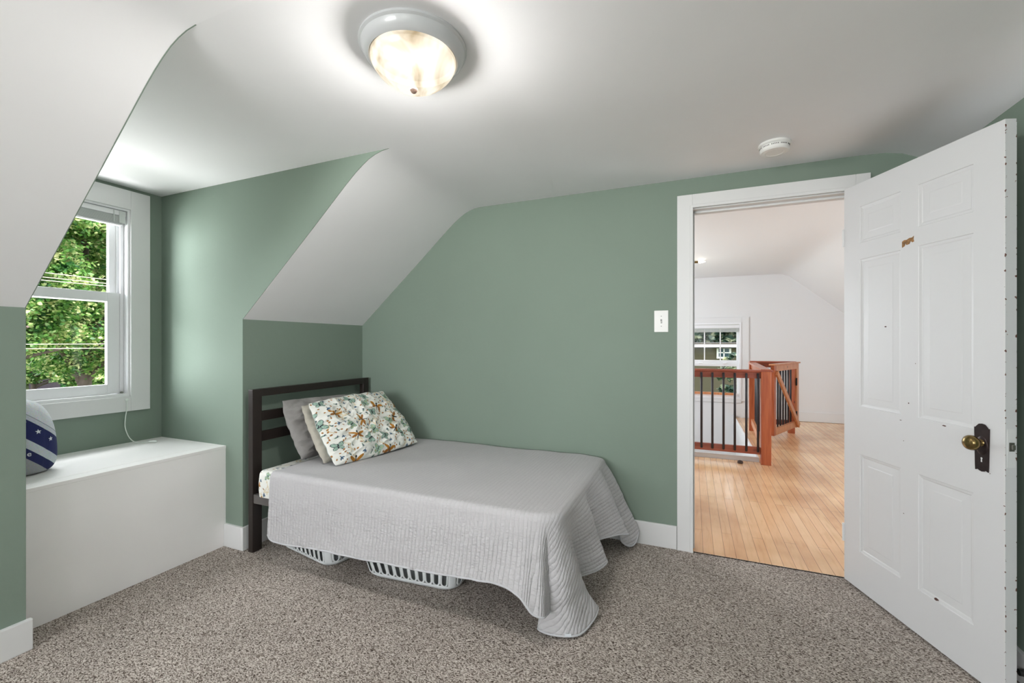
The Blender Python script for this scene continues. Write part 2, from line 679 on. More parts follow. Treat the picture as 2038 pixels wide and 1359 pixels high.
bm = NB()
prism(bm, [(XK - 0.1, -0.05)] + [(0.0, -0.05), (0.0, ZC + 0.03)] + [(x, z + 0.03) for x, z in PROF[::-1]] +
      [(XK - 0.1, PROF[0][1] + 0.03)], 1, YB, YB + 0.06)
prism(bm, [(0.0, 2.015), (0.775, 2.015), (0.775, ZC + 0.03), (0.0, ZC + 0.03)], 1, YB, YB + 0.06)
prism(bm, [(0.775, -0.05), (XR + 0.1, -0.05), (XR + 0.1, 2.12)] + [(x, z + 0.02) for x, z in PROF_R[::-1]] +
      [(0.775, ZC + 0.03)], 1, YB, YB + 0.06)
struct('wall_back', bm, M_GREEN, 'sage green wall behind the bed with the open doorway', 'wall')

bm = NB()
box(bm, (XR, YF, -0.05), (XR + 0.1, YB + 0.06, 2.12))
struct('wall_right', bm, M_GREEN, 'sage green wall behind the open door', 'wall')

bm = NB()
box(bm, (XK - 0.1, D1 - 0.0015, -0.05), (XK, YB + 0.06, PROF[0][1] + 0.012))
box(bm, (XK - 0.1, YF, -0.05), (XK, D0 + 0.0015, PROF[0][1] + 0.012))
struct('wall_left', bm, M_GREEN, 'low sage green knee wall behind the headboard and left of the window seat', 'wall')


def cheek(bm, y0, y1):
    poly = [(XW - 0.1, -0.05), (XK - 0.001, -0.05), (XK - 0.001, PROF[0][1])] + [(x, z) for x, z in PROF[1:]] + [(-1.39, ZC + 0.0)] + [(-1.39, ZC + 0.02),
            (XW - 0.1, ZC + 0.02)]
    prism(bm, poly, 1, y0, y1)


bm = NB()
cheek(bm, D1 - 0.003, D1 + 0.001)
box(bm, (XW - 0.1, D1 + 0.002, -0.05), (XK - 0.02, D1 + 0.08, ZC + 0.02))
struct('wall_dormer_right', bm, M_GREEN, 'green dormer side wall to the right of the window', 'wall')
bm = NB()
cheek(bm, D0 - 0.001, D0 + 0.003)
box(bm, (XW - 0.1, D0 - 0.08, -0.05), (XK - 0.02, D0 - 0.002, ZC + 0.02))
struct('wall_dormer_left', bm, M_GREEN, 'green dormer side wall to the left of the window', 'wall')

# dormer window wall with its opening
WY0, WY1, WZ0, WZ1 = 0.985, 1.565, 0.892, 2.048
bm = NB()
box(bm, (XW - 0.12, D0, -0.05), (XW, WY0, ZC + 0.02))
box(bm, (XW - 0.12, WY1, -0.05), (XW, D1, ZC + 0.02))
box(bm, (XW - 0.12, WY0, -0.05), (XW, WY1, WZ0))
box(bm, (XW - 0.12, WY0, WZ1), (XW, WY1, ZC + 0.02))
struct('wall_dormer', bm, M_GREEN, 'green end wall of the dormer around the window', 'wall')

# front wall behind the camera with two openings invented to go with the fill lamps
bm = NB()
for lo, hi in [((XK - 0.1, -0.05), (-2.40, 2.3)), ((-0.70, -0.05), (0.1, 2.3)), ((0.8, -0.05), (XR + 0.1, 2.3)),
               ((-2.40, -0.05), (-0.70, 0.77)), ((-2.40, 1.93), (-0.70, 2.3)), ((0.1, -0.05), (0.8, 0.77)),
               ((0.1, 1.93), (0.8, 2.3))]:
    box(bm, (lo[0], YF - 0.1, lo[1]), (hi[0], YF, hi[1]))
struct('wall_front', bm, M_GREEN)

# ---- hall shell
ZH = 2.325
HP = [(1.20, 2.325), (1.32, 2.318), (1.42, 2.275), (1.55, 2.165), (2.9, 1.01)]
bm = NB()
sheet([(-2.5, ZH)] + HP, YB + 0.06, 8.1)
struct('ceiling_hall', bm, M_HALLW, 'white hall ceiling folding down to a slope on the right', 'ceiling', smooth=25)
bm = NB()
box(bm, (-2.5, YB + 0.06, -0.05), (0.0, YH, ZH + 0.02))
box(bm, (0.775, YB + 0.06, -0.05), (2.9, YH, ZH + 0.02))
box(bm, (0.0, YB + 0.06, 2.015), (0.775, YH, ZH + 0.02))
struct('wall_hall_near', bm, M_HALLW)
HX0, HX1, HZ0, HZ1 = -0.36, 0.74, 0.30, 1.56
bm = NB()
box(bm, (-2.5, 7.993, -2.7), (HX0, 8.12, ZH + 0.02))
prism(bm, [(HX1, -2.7), (2.9, -2.7), (2.9, 1.04), (1.55, 2.19), (1.42, 2.30), (1.32, ZH + 0.02), (HX1, ZH + 0.02)], 1, 7.993,
      8.12)
box(bm, (HX0, 7.993, -2.7), (HX1, 8.12, HZ0))
box(bm, (HX0, 7.993, HZ1), (HX1, 8.12, ZH + 0.02))
struct('wall_hall_far', bm, M_HALLW, 'white far wall of the hall with the low grid window', 'wall')
bm = NB()
box(bm, (-2.6, YB, -2.7), (-2.5, 8.1, ZH + 0.02))
box(bm, (2.62, YB, -0.05), (2.72, 8.1, 1.30))
box(bm, (-2.5, 4.98, -2.7), (0.70, 5.05, -0.121))
box(bm, (0.66, 5.05, -2.7), (0.72, 8.0, -0.121))
struct('wall_hall_side', bm, M_HALLW)
bm = NB()
box(bm, (-2.6, 4.98, -2.8), (0.8, 8.1, -2.7))
struct('floor_stairwell', bm, M_PLANK)

# ---- baseboards
def board(bm, lo, hi):
    box(bm, lo, hi, 0.003)


bm = NB()
board(bm, (XK, YB - 0.016, 0), (-0.085, YB, 0.137))
board(bm, (0.84, YB - 0.016, 0), (XR, YB, 0.137))
struct('baseboard_back', bm, M_TRIM, 'white baseboard along the green wall behind the bed', 'baseboard')
bm = NB()
board(bm, (XK, D1 - 0.016, 0), (XK + 0.018, YB - 0.016, 0.137))
board(bm, (-2.6, D1 - 0.016, 0), (XK + 0.001, D1, 0.137))
struct('baseboard_left', bm, M_TRIM, 'white baseboard wrapping the wall corner between window seat and headboard', 'baseboard')
bm = NB()
board(bm, (XK, YF, 0), (XK + 0.022, D0 + 0.016, 0.122))
struct('baseboard_near_left', bm, M_TRIM, 'white baseboard at the lower left edge of the room', 'baseboard')
bm = NB()
board(bm, (XR - 0.016, YF, 0), (XR, YB - 0.016, 0.112))
struct('baseboard_right', bm, M_TRIM, 'white baseboard on the right wall behind the door', 'baseboard')
bm = NB()
board(bm, (0.77, 7.978, 0), (2.62, 7.993, 0.15))
struct('baseboard_hall', bm, M_TRIM, 'white baseboard at the foot of the far hall wall', 'baseboard')

# ---- doorway casing, jamb, stop
casing = empty('trim_1', (0.37, YB, 0), kind='structure')
tag(casing, 'white painted wooden casing framing the doorway', 'door casing')
bm = NB()
box(bm, (-0.083, YB - 0.018, 0), (0.0, YB, 2.088), 0.002)
box(bm, (-0.014, YB - 0.024, 0), (0.004, YB - 0.016, 2.022), 0.003)
obj('side_board', bm, M_TRIM, casing)
bm = NB()
box(bm, (0.776, YB - 0.018, 0), (0.837, YB, 2.088), 0.002)
obj('side_board', bm, M_TRIM, casing)
bm = NB()
box(bm, (0.0, YB - 0.018, 2.012), (0.776, YB, 2.088), 0.002)
box(bm, (0.0, YB - 0.024, 2.008), (0.770, YB - 0.016, 2.026), 0.003)
obj('head_board', bm, M_TRIM, casing)
bm = NB()
box(bm, (-0.012, YB, 0), (0.0, YH + 0.01, 2.015), 0.001)
box(bm, (0.775, YB, 0), (0.787, YH + 0.01, 2.015), 0.001)
box(bm, (-0.0, YB, 2.003), (0.775, YH + 0.01, 2.015), 0.001)
obj('jamb', bm, M_TRIM, casing)
bm = NB()
box(bm, (0.0, YB + 0.045, 0), (0.012, YB + 0.08, 2.004), 0.002)
box(bm, (0.763, YB + 0.045, 0), (0.775, YB + 0.08, 2.004), 0.002)
box(bm, (0.0, YB + 0.045, 1.991), (0.775, YB + 0.08, 2.004), 0.002)
obj('door_stop', bm, M_TRIM, casing)
bm = NB()
box(bm, (-0.002, YB + 0.008, 0.845), (0.002, YB + 0.034, 0.90), 0.001)
obj('strike_plate', bm, M_PLATE, casing)

# ------------------------------------------------------------------ bedroom door leaf
door = empty('door_1', (0.738, 2.715, 0.0), kind='structure')
tag(door, 'open white six-panel wooden door with chipped edge', 'door')
door.rotation_euler = (0, 0, math.radians(-70.6))
bpy.context.view_layer.update()


def zdoor(x, z):       # the old leaf was trimmed out of square: its head falls towards the free edge
    return z - 0.030 * (x / DW) * max(0, (z - 1.3)) / 0.7


def door_leaf():
    bm = NB()
    zb, zt = 0.012, 2.008
    xs = sorted([0, 0.106, 0.344, 0.430, 0.658, DW])
    zs = sorted([zb, 0.198, 0.678, 0.910, 1.632, 1.712, 1.892, zt])
    panels = [(1, 1), (3, 1), (1, 3), (3, 3), (1, 5), (3, 5)]
    for s in (1, -1):
        y0 = s * DT / 2
        for i in range(5):
            for j in range(7):
                x0, x1, z0, z1 = xs[i], xs[i + 1], zs[j], zs[j + 1]
                if (i, j) in panels:
                    levels = [(0, 0), (0.002, 0.003), (0.012, 0.005), (0.016, 0.0072), (0.046, 0.0058), (0.050, 0.0046)]
                    prev = None
                    for ins, dep in levels:
                        ring = [bm.verts.new((a, y0 - s * dep, b)) for a, b in
                                [(x0 + ins, z0 + ins), (x1 - ins, z0 + ins), (x1 - ins, z1 - ins), (x0 + ins, z1 - ins)]]
                        if prev:
                            for k in range(4):
                                bm.faces.new((prev[k], prev[(k + 1) % 4], ring[(k + 1) % 4], ring[k]))
                        prev = ring
                    bm.faces.new(prev)
                else:
                    bm.faces.new([bm.verts.new((a, y0, b)) for a, b in [(x0, z0), (x1, z0), (x1, z1), (x0, z1)]])
    h = DT / 2
    for quad in ([(0, -h, zb), (0, h, zb), (0, h, zt), (0, -h, zt)], [(DW, -h, zb), (DW, h, zb), (DW, h, zt), (DW, -h, zt)],
                 [(0, -h, zb), (DW, -h, zb), (DW, h, zb), (0, h, zb)], [(0, -h, zt), (DW, -h, zt), (DW, h, zt), (0, h, zt)]):
        bm.faces.new([bm.verts.new(q) for q in quad])
    bmesh.ops.remove_doubles(bm, verts=bm.verts[:], dist=1e-5)
    for v in bm.verts:
        v.co.z = zdoor(v.co.x, v.co.z)
    return bm


def dobj(name, bm, m, parent=door, smooth=None):
    """part modelled in the leaf's own space (x along the width, -y towards the room)"""
    o = obj(name, bm, m, None, smooth)
    o.parent = parent
    return o


leaf = dobj('door_leaf', door_leaf(), M_DOOR)


def escutcheon(s):
    bm = NB()
    zc = 0.845
    half = [(0.0, 0.090), (0.010, 0.088), (0.017, 0.081), (0.022, 0.075), (0.026, 0.075), (0.026, 0.064), (0.0235, -0.060),
            (0.0225, -0.078), (0.014, -0.074), (0.008, -0.078), (0.0, -0.080)]
    poly = [(x, z) for x, z in half] + [(-x, z) for x, z in half[::-1][1:-1]]
    y0 = -s * (DT / 2)
    prism(bm, [(0.690 + x, zc + z) for x, z in poly], 1, y0 - s * 0.0005, y0 - s * 0.0035)
    # raised oval rose in the plate
    M = Matrix.Translation((0.690, y0 - s * 0.0035, zc + 0.012)) @ Matrix.Rotation(s * math.pi / 2, 4, 'X') @ \
        Matrix.Diagonal((1, 1.5, 1, 1))
    lathe(bm, [(0.022, 0.0), (0.0195, 0.0022), (0.015, 0.003), (0.0, 0.0035)], 32, M)
    return bm


def knob(s):
    bm = NB()
    M = Matrix.Translation((0.690, -s * (DT / 2 + 0.003), 0.867)) @ Matrix.Rotation(s * math.pi / 2, 4, 'X')
    prof = [(a, b * 0.78) for a, b in [(0.012, 0.0), (0.013, 0.004), (0.009, 0.008), (0.008, 0.016), (0.010, 0.020), (0.0155, 0.024), (0.0225, 0.031),
            (0.0262, 0.040), (0.0268, 0.048), (0.0245, 0.057), (0.0195, 0.0635), (0.012, 0.0675), (0.0, 0.069)]]
    lathe(bm, prof, 40, M)
    return bm


for s in (1,):
    pl = dobj('escutcheon_plate', escutcheon(s), M_PLATE, smooth=35)
    bm = NB()
    y0 = -s * (DT / 2 + 0.0036)
    M = Matrix.Translation((0.690, y0, 0.812)) @ Matrix.Rotation(s * math.pi / 2, 4, 'X')
    lathe(bm, [(0.0035, 0), (0.0, 0.0004)], 16, M)
    prism(bm, [(0.6883, 0.812), (0.6917, 0.812), (0.6925, 0.799), (0.6875, 0.799)], 1, y0, y0 - 0.0003)
    kh = dobj('keyhole', bm, M_TRIM, pl)
    kb = dobj('door_knob', knob(s), M_BRASS, smooth=60)
pl['label'] = 'dark bronze escutcheon plate'
kb['label'] = 'egg-shaped aged brass knob'
bm = NB()
box(bm, (DW - 0.001, -0.013, 0.80), (DW + 0.0008, 0.013, 0.93), 0.0005)
lp = dobj('latch_plate', bm, M_TRIM)
bm = NB()
box(bm, (DW + 0.0008, -0.008, 0.855), (DW + 0.003, 0.009, 0.885), 0.001)
box(bm, (DW + 0.003, -0.004, 0.861), (DW + 0.009, 0.007, 0.878), 0.002)
dobj('latch_bolt', bm, M_STEEL, lp)
# scraped patch of bare wood where a hook was removed, small gouges in the paint
bm = NB()
yy = -DT / 2
prism(bm, [(0.352, 1.659), (0.363, 1.664), (0.375, 1.662), (0.389, 1.667), (0.402, 1.666), (0.411, 1.671), (0.409, 1.659),
           (0.412, 1.647), (0.403, 1.645), (0.396, 1.652), (0.389, 1.641), (0.374, 1.640), (0.371, 1.648), (0.364, 1.636),
           (0.352, 1.633)], 1, yy + 0.002, yy - 0.0006)
bp = dobj('bare_wood_patch', bm, mat('scraped_wood', (150, 108, 62), 0.7, mottle=0.45, mscale=90))
bp['label'] = 'brown bare wood patch under the top panels'
bm = NB()
for x, z, rx, rz in [(0.545, 0.900, 0.011, 0.003), (0.418, 1.135, 0.002, 0.002), (0.385, 0.965, 0.003, 0.003), (0.51, 0.205, 0.009, 0.005),
                     (0.36, 0.80, 0.002, 0.002), (0.36, 0.487, 0.003, 0.002), (0.715, 0.765, 0.002, 0.002),
                     (0.26, 1.295, 0.003, 0.003), (0.345, 0.886, 0.006, 0.0015)]:
    poly = [(x + rx * math.cos(t) * random.uniform(.6, 1.1), z + rz * math.sin(t) * random.uniform(.6, 1.1)) for t in
            [k * math.pi / 5 for k in range(10)]]
    prism(bm, poly, 1, yy + 0.004, yy - 0.0005)
ch = dobj('paint_chips', bm, mat('chip_brown', (88, 60, 52), 0.8))
# hinges on the hung edge
for z in (0.25, 1.76):
    bm = NB()
    tube(bm, [(-0.004, -0.020, z - 0.045), (-0.004, -0.020, z + 0.045)], 0.005, 12)
    box(bm, (-0.001, -0.017, z - 0.045), (0.0005, 0.017, z + 0.045))
    dobj('hinge', bm, M_TRIM)

# door stop screwed to the baseboard behind the door
bm = NB()
tube(bm, [(XR - 0.017, 2.095, 0.060), (XR - 0.030, 2.095, 0.060), (XR - 0.038, 2.095, 0.060)], [0.012, 0.011, 0.011], 20)
tag(obj('door_bumper', bm, mat('black_rubber', (26, 30, 28), 0.5), smooth=40),
    'small round black bumper on the baseboard behind the door', 'door stop')

# ------------------------------------------------------------------ dormer window
win = empty('window_1', (XW, (WY0 + WY1) / 2, WZ0), kind='structure')
tag(win, 'white double-hung window of the dormer above the window seat', 'window')
bm = NB()
cy0, cy1, cz0, cz1 = 0.882, 1.668, 0.800, 2.165
for lo, hi in [((cy0, cz0), (WY0, cz1)), ((WY1, cz0), (cy1, cz1)), ((WY0, cz0), (WY1, WZ0)), ((WY0, WZ1), (WY1, cz1))]:
    box(bm, (XW, lo[0], lo[1]), (XW + 0.018, hi[0], hi[1]), 0.0015)
obj('window_casing', bm, M_TRIM, win)
bm = NB()
x0, x1 = XW - 0.12, XW + 0.006
t = 0.012
for lo, hi in [((WY0, WZ0 + 0.018), (WY0 + t, WZ1 - t)), ((WY1 - t, WZ0 + 0.018), (WY1, WZ1 - t)), ((WY0, WZ0), (WY1, WZ0 + 0.018)),
               ((WY0, WZ1 - t), (WY1, WZ1))]:
    box(bm, (x0, lo[0], lo[1]), (x1, hi[0], hi[1]))
# side tracks of the vinyl frame
for y in (WY0 + t, WY1 - t):
    s = 1 if y < 1.2 else -1
    for xx, wd in [(XW - 0.040, 0.018), (XW - 0.070, 0.022), (XW - 0.108, 0.028)]:
        box(bm, (xx - 0.006, y, WZ0 + 0.018), (xx + 0.006, y + s * wd, WZ1 - t), 0.002)
obj('window_frame', bm, M_VINYL, win)


def sash(name, x, ya, yb, za, zb, st, rt, rb):
    bm = NB()
    box(bm, (x - 0.014, ya, za), (x + 0.014, ya + st, zb), 0.002)
    box(bm, (x - 0.014, yb - st, za), (x + 0.014, yb, zb), 0.002)
    box(bm, (x - 0.014, ya + st, za), (x + 0.014, yb - st, za + rb), 0.002)
    box(bm, (x - 0.014, ya + st, zb - rt), (x + 0.014, yb - st, zb), 0.002)
    o = obj(name, bm, M_VINYL, win)
    bm = NB()
    box(bm, (x - 0.004, ya + st - 0.004, za + rb - 0.004), (x + 0.0, yb - st + 0.004, zb - rt + 0.004))
    obj('pane', bm, M_GLASS, o)
    return o


sash('lower_sash', XW - 0.055, WY0 + 0.022, WY1 - 0.030, WZ0 + 0.020, 1.530, 0.062, 0.056, 0.058)
sash('upper_sash', XW - 0.090, WY0 + 0.018, WY1 - 0.026, 1.472, WZ1 - 0.014, 0.042, 0.045, 0.056)
bm = NB()
tube(bm, [(XW - 0.030, WY1 - 0.028, WZ0 + 0.024), (XW - 0.018, WY1 - 0.028, WZ0 + 0.024)], 0.006, 14)
obj('track_screw', bm, M_STEEL, win)

# rolled-up blind at the head of the window
blind = empty('window_blind', (XW - 0.02, 1.27, 2.03), 'raised white slatted blind at the top of the dormer window', 'blind')
bm = NB()
box(bm, (XW - 0.045, WY0 + 0.014, 2.004), (XW - 0.006, WY1 - 0.014, 2.034), 0.002)
obj('head_rail', bm, M_VINYL, blind)
M_SLAT = mat('grey_white_slats', (206, 210, 208), 0.4)
bm = NB()
for k in range(14):
    z = 1.955 + k * 0.0034
    box(bm, (XW - 0.040, WY0 + 0.018, z), (XW - 0.010, WY1 - 0.030, z + 0.0022))
obj('slat_stack', bm, M_SLAT, blind)
bm = NB()
box(bm, (XW - 0.041, WY0 + 0.018, 1.943), (XW - 0.009, WY1 - 0.030, 1.953), 0.003)
obj('bottom_rail', bm, M_VINYL, blind)
bm = NB()
box(bm, (XW - 0.006, WY1 - 0.050, 1.958), (XW - 0.003, WY1 - 0.018, 2.030), 0.001)
box(bm, (XW - 0.005, WY1 - 0.078, 1.958), (XW - 0.002, WY1 - 0.074, 2.030))
obj('bracket', bm, M_SLAT, blind)

# cord hanging from the casing to the seat
cord = empty('white_cord', (XW + 0.03, 1.54, 0.62), 'thin white cord hanging from the window casing onto the seat', 'cord')
bm = NB()
cp = crom([(XW + 0.022, 1.541, 0.868), (XW + 0.026, 1.540, 0.82), (XW + 0.024, 1.533, 0.76), (XW + 0.03, 1.530, 0.70),
           (XW + 0.055, 1.540, 0.64), (XW + 0.085, 1.560, 0.611), (XW + 0.115, 1.590, 0.6085), (XW + 0.140, 1.603, 0.6085)], 6)
tube(bm, cp, 0.0028, 8)
obj('cord_line', bm, M_CORD, cord, smooth=60)
bm = NB()
tube(bm, [(XW + 0.132, 1.600, 0.612), (XW + 0.138, 1.603, 0.613), (XW + 0.172, 1.618, 0.613), (XW + 0.178, 1.621, 0.612)],
     [0.004, 0.0065, 0.0065, 0.003], 14)
obj('cord_end', bm, M_CORD, cord, smooth=50)
bm = NB()
lathe(bm, [(0.0, 0), (0.008, 0.001), (0.008, 0.006), (0.003, 0.009), (0, 0.009)], 16,
      Matrix.Translation((XW + 0.018, 1.541, 0.872)) @ Matrix.Rotation(math.pi / 2, 4, 'Y'))
obj('cord_anchor', bm, M_CORD, cord, smooth=40)

# ------------------------------------------------------------------ window seat
seat = empty('storage_bench', (-2.9, 1.295, 0), 'white painted built-in bench box under the dormer window', 'bench')
bm = NB()
box(bm, (-2.618, D0 - 0.002, 0.0), (-2.60, D1 - 0.0005, 0.585), 0.001)
obj('front_panel', bm, M_SEAT, seat)
bm = NB()
box(bm, (-2.675, D0 + 0.0005, 0.585), (-2.598, D1 - 0.0005, 0.603), 0.002)
obj('seat_edge_board', bm, M_SEAT, seat)
bm = NB()
box(bm, (XW, D0 + 0.0005, 0.585), (-2.6775, D1 - 0.0005, 0.6035), 0.002)
obj('seat_lid', bm, M_SEAT, seat)

# stuffed round cushion on the seat, cropped by the wall
M_NAVY = mat('navy_knit', (34, 42, 92), 0.85, bump=0.3, bscale=120)
M_HGREY = mat('heather_grey_knit', (150, 152, 156), 0.9, bump=0.3, bscale=150, mottle=0.12, mscale=60)
M_WKNIT = mat('white_knit', (222, 226, 232), 0.9, bump=0.3, bscale=120)


def mat_bag():
    """horizontal bands of grey, navy with white stars, and white (object z)"""
    m = bpy.data.materials.new('striped_plush')
    m.use_nodes = True
    nt = m.node_tree
    L = nt.links.new
    p = nt.nodes['Principled BSDF']
    p.inputs['Roughness'].default_value = 0.9
    tc = nt.nodes.new('ShaderNodeTexCoord')
    sep = nt.nodes.new('ShaderNodeSeparateXYZ')
    L(tc.outputs['Object'], sep.inputs[0])
    wv = nt.nodes.new('ShaderNodeMath'); wv.operation = 'MULTIPLY_ADD'; wv.inputs[1].default_value = 0.9
    L(sep.outputs['Y'], wv.inputs[0]); L(sep.outputs['Z'], wv.inputs[2])
    r = ramp(nt, [(0.0, (160, 162, 165)), (1.0, (230, 233, 238))])
    r.color_ramp.interpolation = 'CONSTANT'
    e = r.color_ramp.elements
    mr = nt.nodes.new('ShaderNodeMapRange')
    mr.inputs[1].default_value = -0.02
    mr.inputs[2].default_value = 0.34
    L(wv.outputs[0], mr.inputs[0])
    for pos, c in [(0.27, (30, 38, 88)), (0.40, (200, 208, 214)), (0.52, (34, 42, 96)), (0.78, (206, 210, 220)), (0.84, (150, 154, 166)),
                   (0.855, (222, 225, 232))]:
        q = e.new(pos)
        q.color = (*s2l(c), 1)
    L(mr.outputs[0], r.inputs[0])
    n = nt.nodes.new('ShaderNodeTexNoise')
    n.inputs['Scale'].default_value = 150
    L(tc.outputs['Object'], n.inputs['Vector'])
    mx = nt.nodes.new('ShaderNodeMixRGB'); mx.blend_type = 'MULTIPLY'; mx.inputs[0].default_value = 0.35
    L(r.outputs[0], mx.inputs[1]); L(n.outputs['Color'], mx.inputs[2])
    L(mx.outputs[0], p.inputs['Base Color'])
    b = nt.nodes.new('ShaderNodeBump'); b.inputs['Strength'].default_value = 0.4; b.inputs['Distance'].default_value = 0.003
    L(n.outputs['Fac'], b.inputs['Height']); L(b.outputs[0], p.inputs['Normal'])
    return m


BAGC = Vector((-2.930, 0.978, 0.604))
pouf = empty('stuffed_cushion', BAGC, 'round stuffed cushion in navy, white and grey on the window seat', 'cushion')
bm = NB()
prof = [(0.0, 0.0), (0.075, 0.001), (0.115, 0.012), (0.133, 0.045), (0.138, 0.090), (0.136, 0.140), (0.126, 0.195), (0.104, 0.250),
        (0.070, 0.292), (0.030, 0.312), (0.0, 0.315)]
rp = crom([(a * 0.95, 0, b * 1.12) for a, b in prof], 4)
lathe(bm, [(max(p.x, 0), max(p.z, 0)) for p in rp], 64)
for v in bm.verts:
    a = math.atan2(v.co.y, v.co.x)
    r = 1 - 0.035 * (abs(math.cos(a * 3)) < 0.12) + 0.03 * noise.noise(v.co * 9)
    v.co.x *= r
    v.co.y *= r
o = obj('body', bm, mat_bag(), None, smooth=180)
o.parent = pouf


def bag_pt(a, z, off=0.001):
    R = np.interp(z, [p.z for p in rp], [p.x for p in rp])
    return Vector((math.cos(a) * (R + off), math.sin(a) * (R + off), z))


def bag_patch(name, outline, m, a0, z0, size):
    bm = NB()
    vs = []
    for u, v in outline:
        p = bag_pt(a0 + u * size / 0.125, z0 + v * size, 0.003)
        r = 1 + 0.03 * noise.noise(p * 9)
        vs.append(bm.verts.new((p.x * r, p.y * r, p.z)))
    c = bag_pt(a0, z0, 0.004)
    cv = bm.verts.new(c)
    for i in range(len(vs)):
        bm.faces.new((vs[i], vs[(i + 1) % len(vs)], cv))
    q = obj(name, bm, m, None)
    q.parent = pouf
    return q


star = [((1.0 if k % 2 == 0 else 0.42) * math.sin(k * math.pi / 5), (1.0 if k % 2 == 0 else 0.42) * math.cos(k * math.pi / 5))
        for k in range(10)]
for a0, z0, s in [(-0.15, 0.252, 0.012), (0.22, 0.205, 0.012), (0.60, 0.162, 0.012), (-0.55, 0.290, 0.012)]:
    bag_patch('star', star, M_WKNIT, a0, z0, s)
curve_e = bpy.data.curves.new('letter', 'FONT')
curve_e.body = 'e'
curve_e.size = 0.032
curve_e.extrude = 0.0012
tmp = bpy.data.objects.new('letter_curve', curve_e)
COL.objects.link(tmp)
le = bpy.data.objects.new('letter', bpy.data.meshes.new_from_object(tmp))
bpy.data.objects.remove(tmp)
le.data.materials.clear()
le.data.materials.append(M_WKNIT)
COL.objects.link(le)
pt = bag_pt(-0.10, 0.100, 0.003)
le.location = pt
le.rotation_euler = (math.pi / 2, 0, math.pi / 2 - 0.12)
le.parent = pouf

# ------------------------------------------------------------------ ceiling lamp
LC = Vector((-0.842, 1.182, ZC))
lamp = empty('ceiling_lamp', LC, 'round flush ceiling lamp with glowing alabaster glass bowl', 'ceiling lamp')
bm = NB()
lathe(bm, [(0.0, 0.0), (0.171, 0.0), (0.1725, -0.004), (0.1725, -0.008), (0.169, -0.011), (0.166, -0.013), (0.163, -0.022),
           (0.156, -0.034), (0.147, -0.042), (0.142, -0.044), (0.139, -0.040), (0.130, -0.030), (0.0, -0.030)], 72)
o = obj('lamp_pan', bm, M_NICKEL, None, smooth=35)
o.parent = lamp


def mat_bowl():
    m = bpy.data.materials.new('glowing_alabaster_glass')
    m.use_nodes = True
    nt = m.node_tree
    L = nt.links.new
    nt.nodes.clear()
    out = nt.nodes.new('ShaderNodeOutputMaterial')
    tc = nt.nodes.new('ShaderNodeTexCoord')
    n = nt.nodes.new('ShaderNodeTexNoise')
    n.inputs['Scale'].default_value = 7
    n.inputs['Detail'].default_value = 3
    n.inputs['Distortion'].default_value = 1.2
    L(tc.outputs['Object'], n.inputs['Vector'])
    r = ramp(nt, [(0.32, (136, 118, 90)), (0.42, (168, 155, 132)), (0.58, (204, 196, 182))])
    L(n.outputs['Fac'], r.inputs[0])
    e = nt.nodes.new('ShaderNodeEmission')
    e.inputs['Strength'].default_value = 1.95
    L(r.outputs[0], e.inputs['Color'])
    g = nt.nodes.new('ShaderNodeBsdfGlossy')
    g.inputs['Roughness'].default_value = 0.2
    mx = nt.nodes.new('ShaderNodeMixShader')
    mx.inputs[0].default_value = 0.04
    L(e.outputs[0], mx.inputs[1])
    L(g.outputs[0], mx.inputs[2])
    t = nt.nodes.new('ShaderNodeBsdfTransparent')     # thin glass lets part of the bulbs' light straight through
    m2 = nt.nodes.new('ShaderNodeMixShader')
    m2.inputs[0].default_value = 0.06
    L(mx.outputs[0], m2.inputs[1])
    L(t.outputs[0], m2.inputs[2])
    L(m2.outputs[0], out.inputs['Surface'])
    return m


bm = NB()
pr = crom([(0.1375, 0, -0.040), (0.1365, 0, -0.050), (0.127, 0, -0.070), (0.108, 0, -0.092), (0.078, 0, -0.115), (0.040, 0, -0.131),
           (0.0, 0, -0.137)], 6)
lathe(bm, [(max(p.x, 0), p.z) for p in pr], 72)
o = obj('glass_bowl', bm, mat_bowl(), None, smooth=180)
o.parent = lamp
bm = NB()
lathe(bm, [(0.0, -0.134), (0.0115, -0.134), (0.0125, -0.139), (0.0105, -0.142), (0.008, -0.146), (0.004, -0.149), (0.0, -0.150)], 32)
o = obj('finial', bm, M_FINIAL, None, smooth=40)
o.parent = lamp
bm = NB()
lathe(bm, [(0.0, -0.031), (0.128, -0.031), (0.1365, -0.041), (0.1362, -0.050), (0.1345, -0.050), (0.134, -0.043), (0.126, -0.0335), (0.0, -0.0335)], 48)
o = obj('dark_liner', bm, mat('black_liner', (22, 20, 18), 1.0, spec=0.0), None)  # black liner added inside the pan so the lit bowl doesn't blow out
o.parent = lamp
for k in range(2):     # its two bulbs, inside the bowl
    d = bpy.data.lights.new('bulb_light', 'POINT')
    d.energy = 225
    d.color = (1.0, 0.98, 0.95)
    d.shadow_soft_size = 0.05
    lo = bpy.data.objects.new('bulb_light', d)
    lo.location = LC + Vector((0.035 * (2 * k - 1), 0.0, -0.070))
    COL.objects.link(lo)

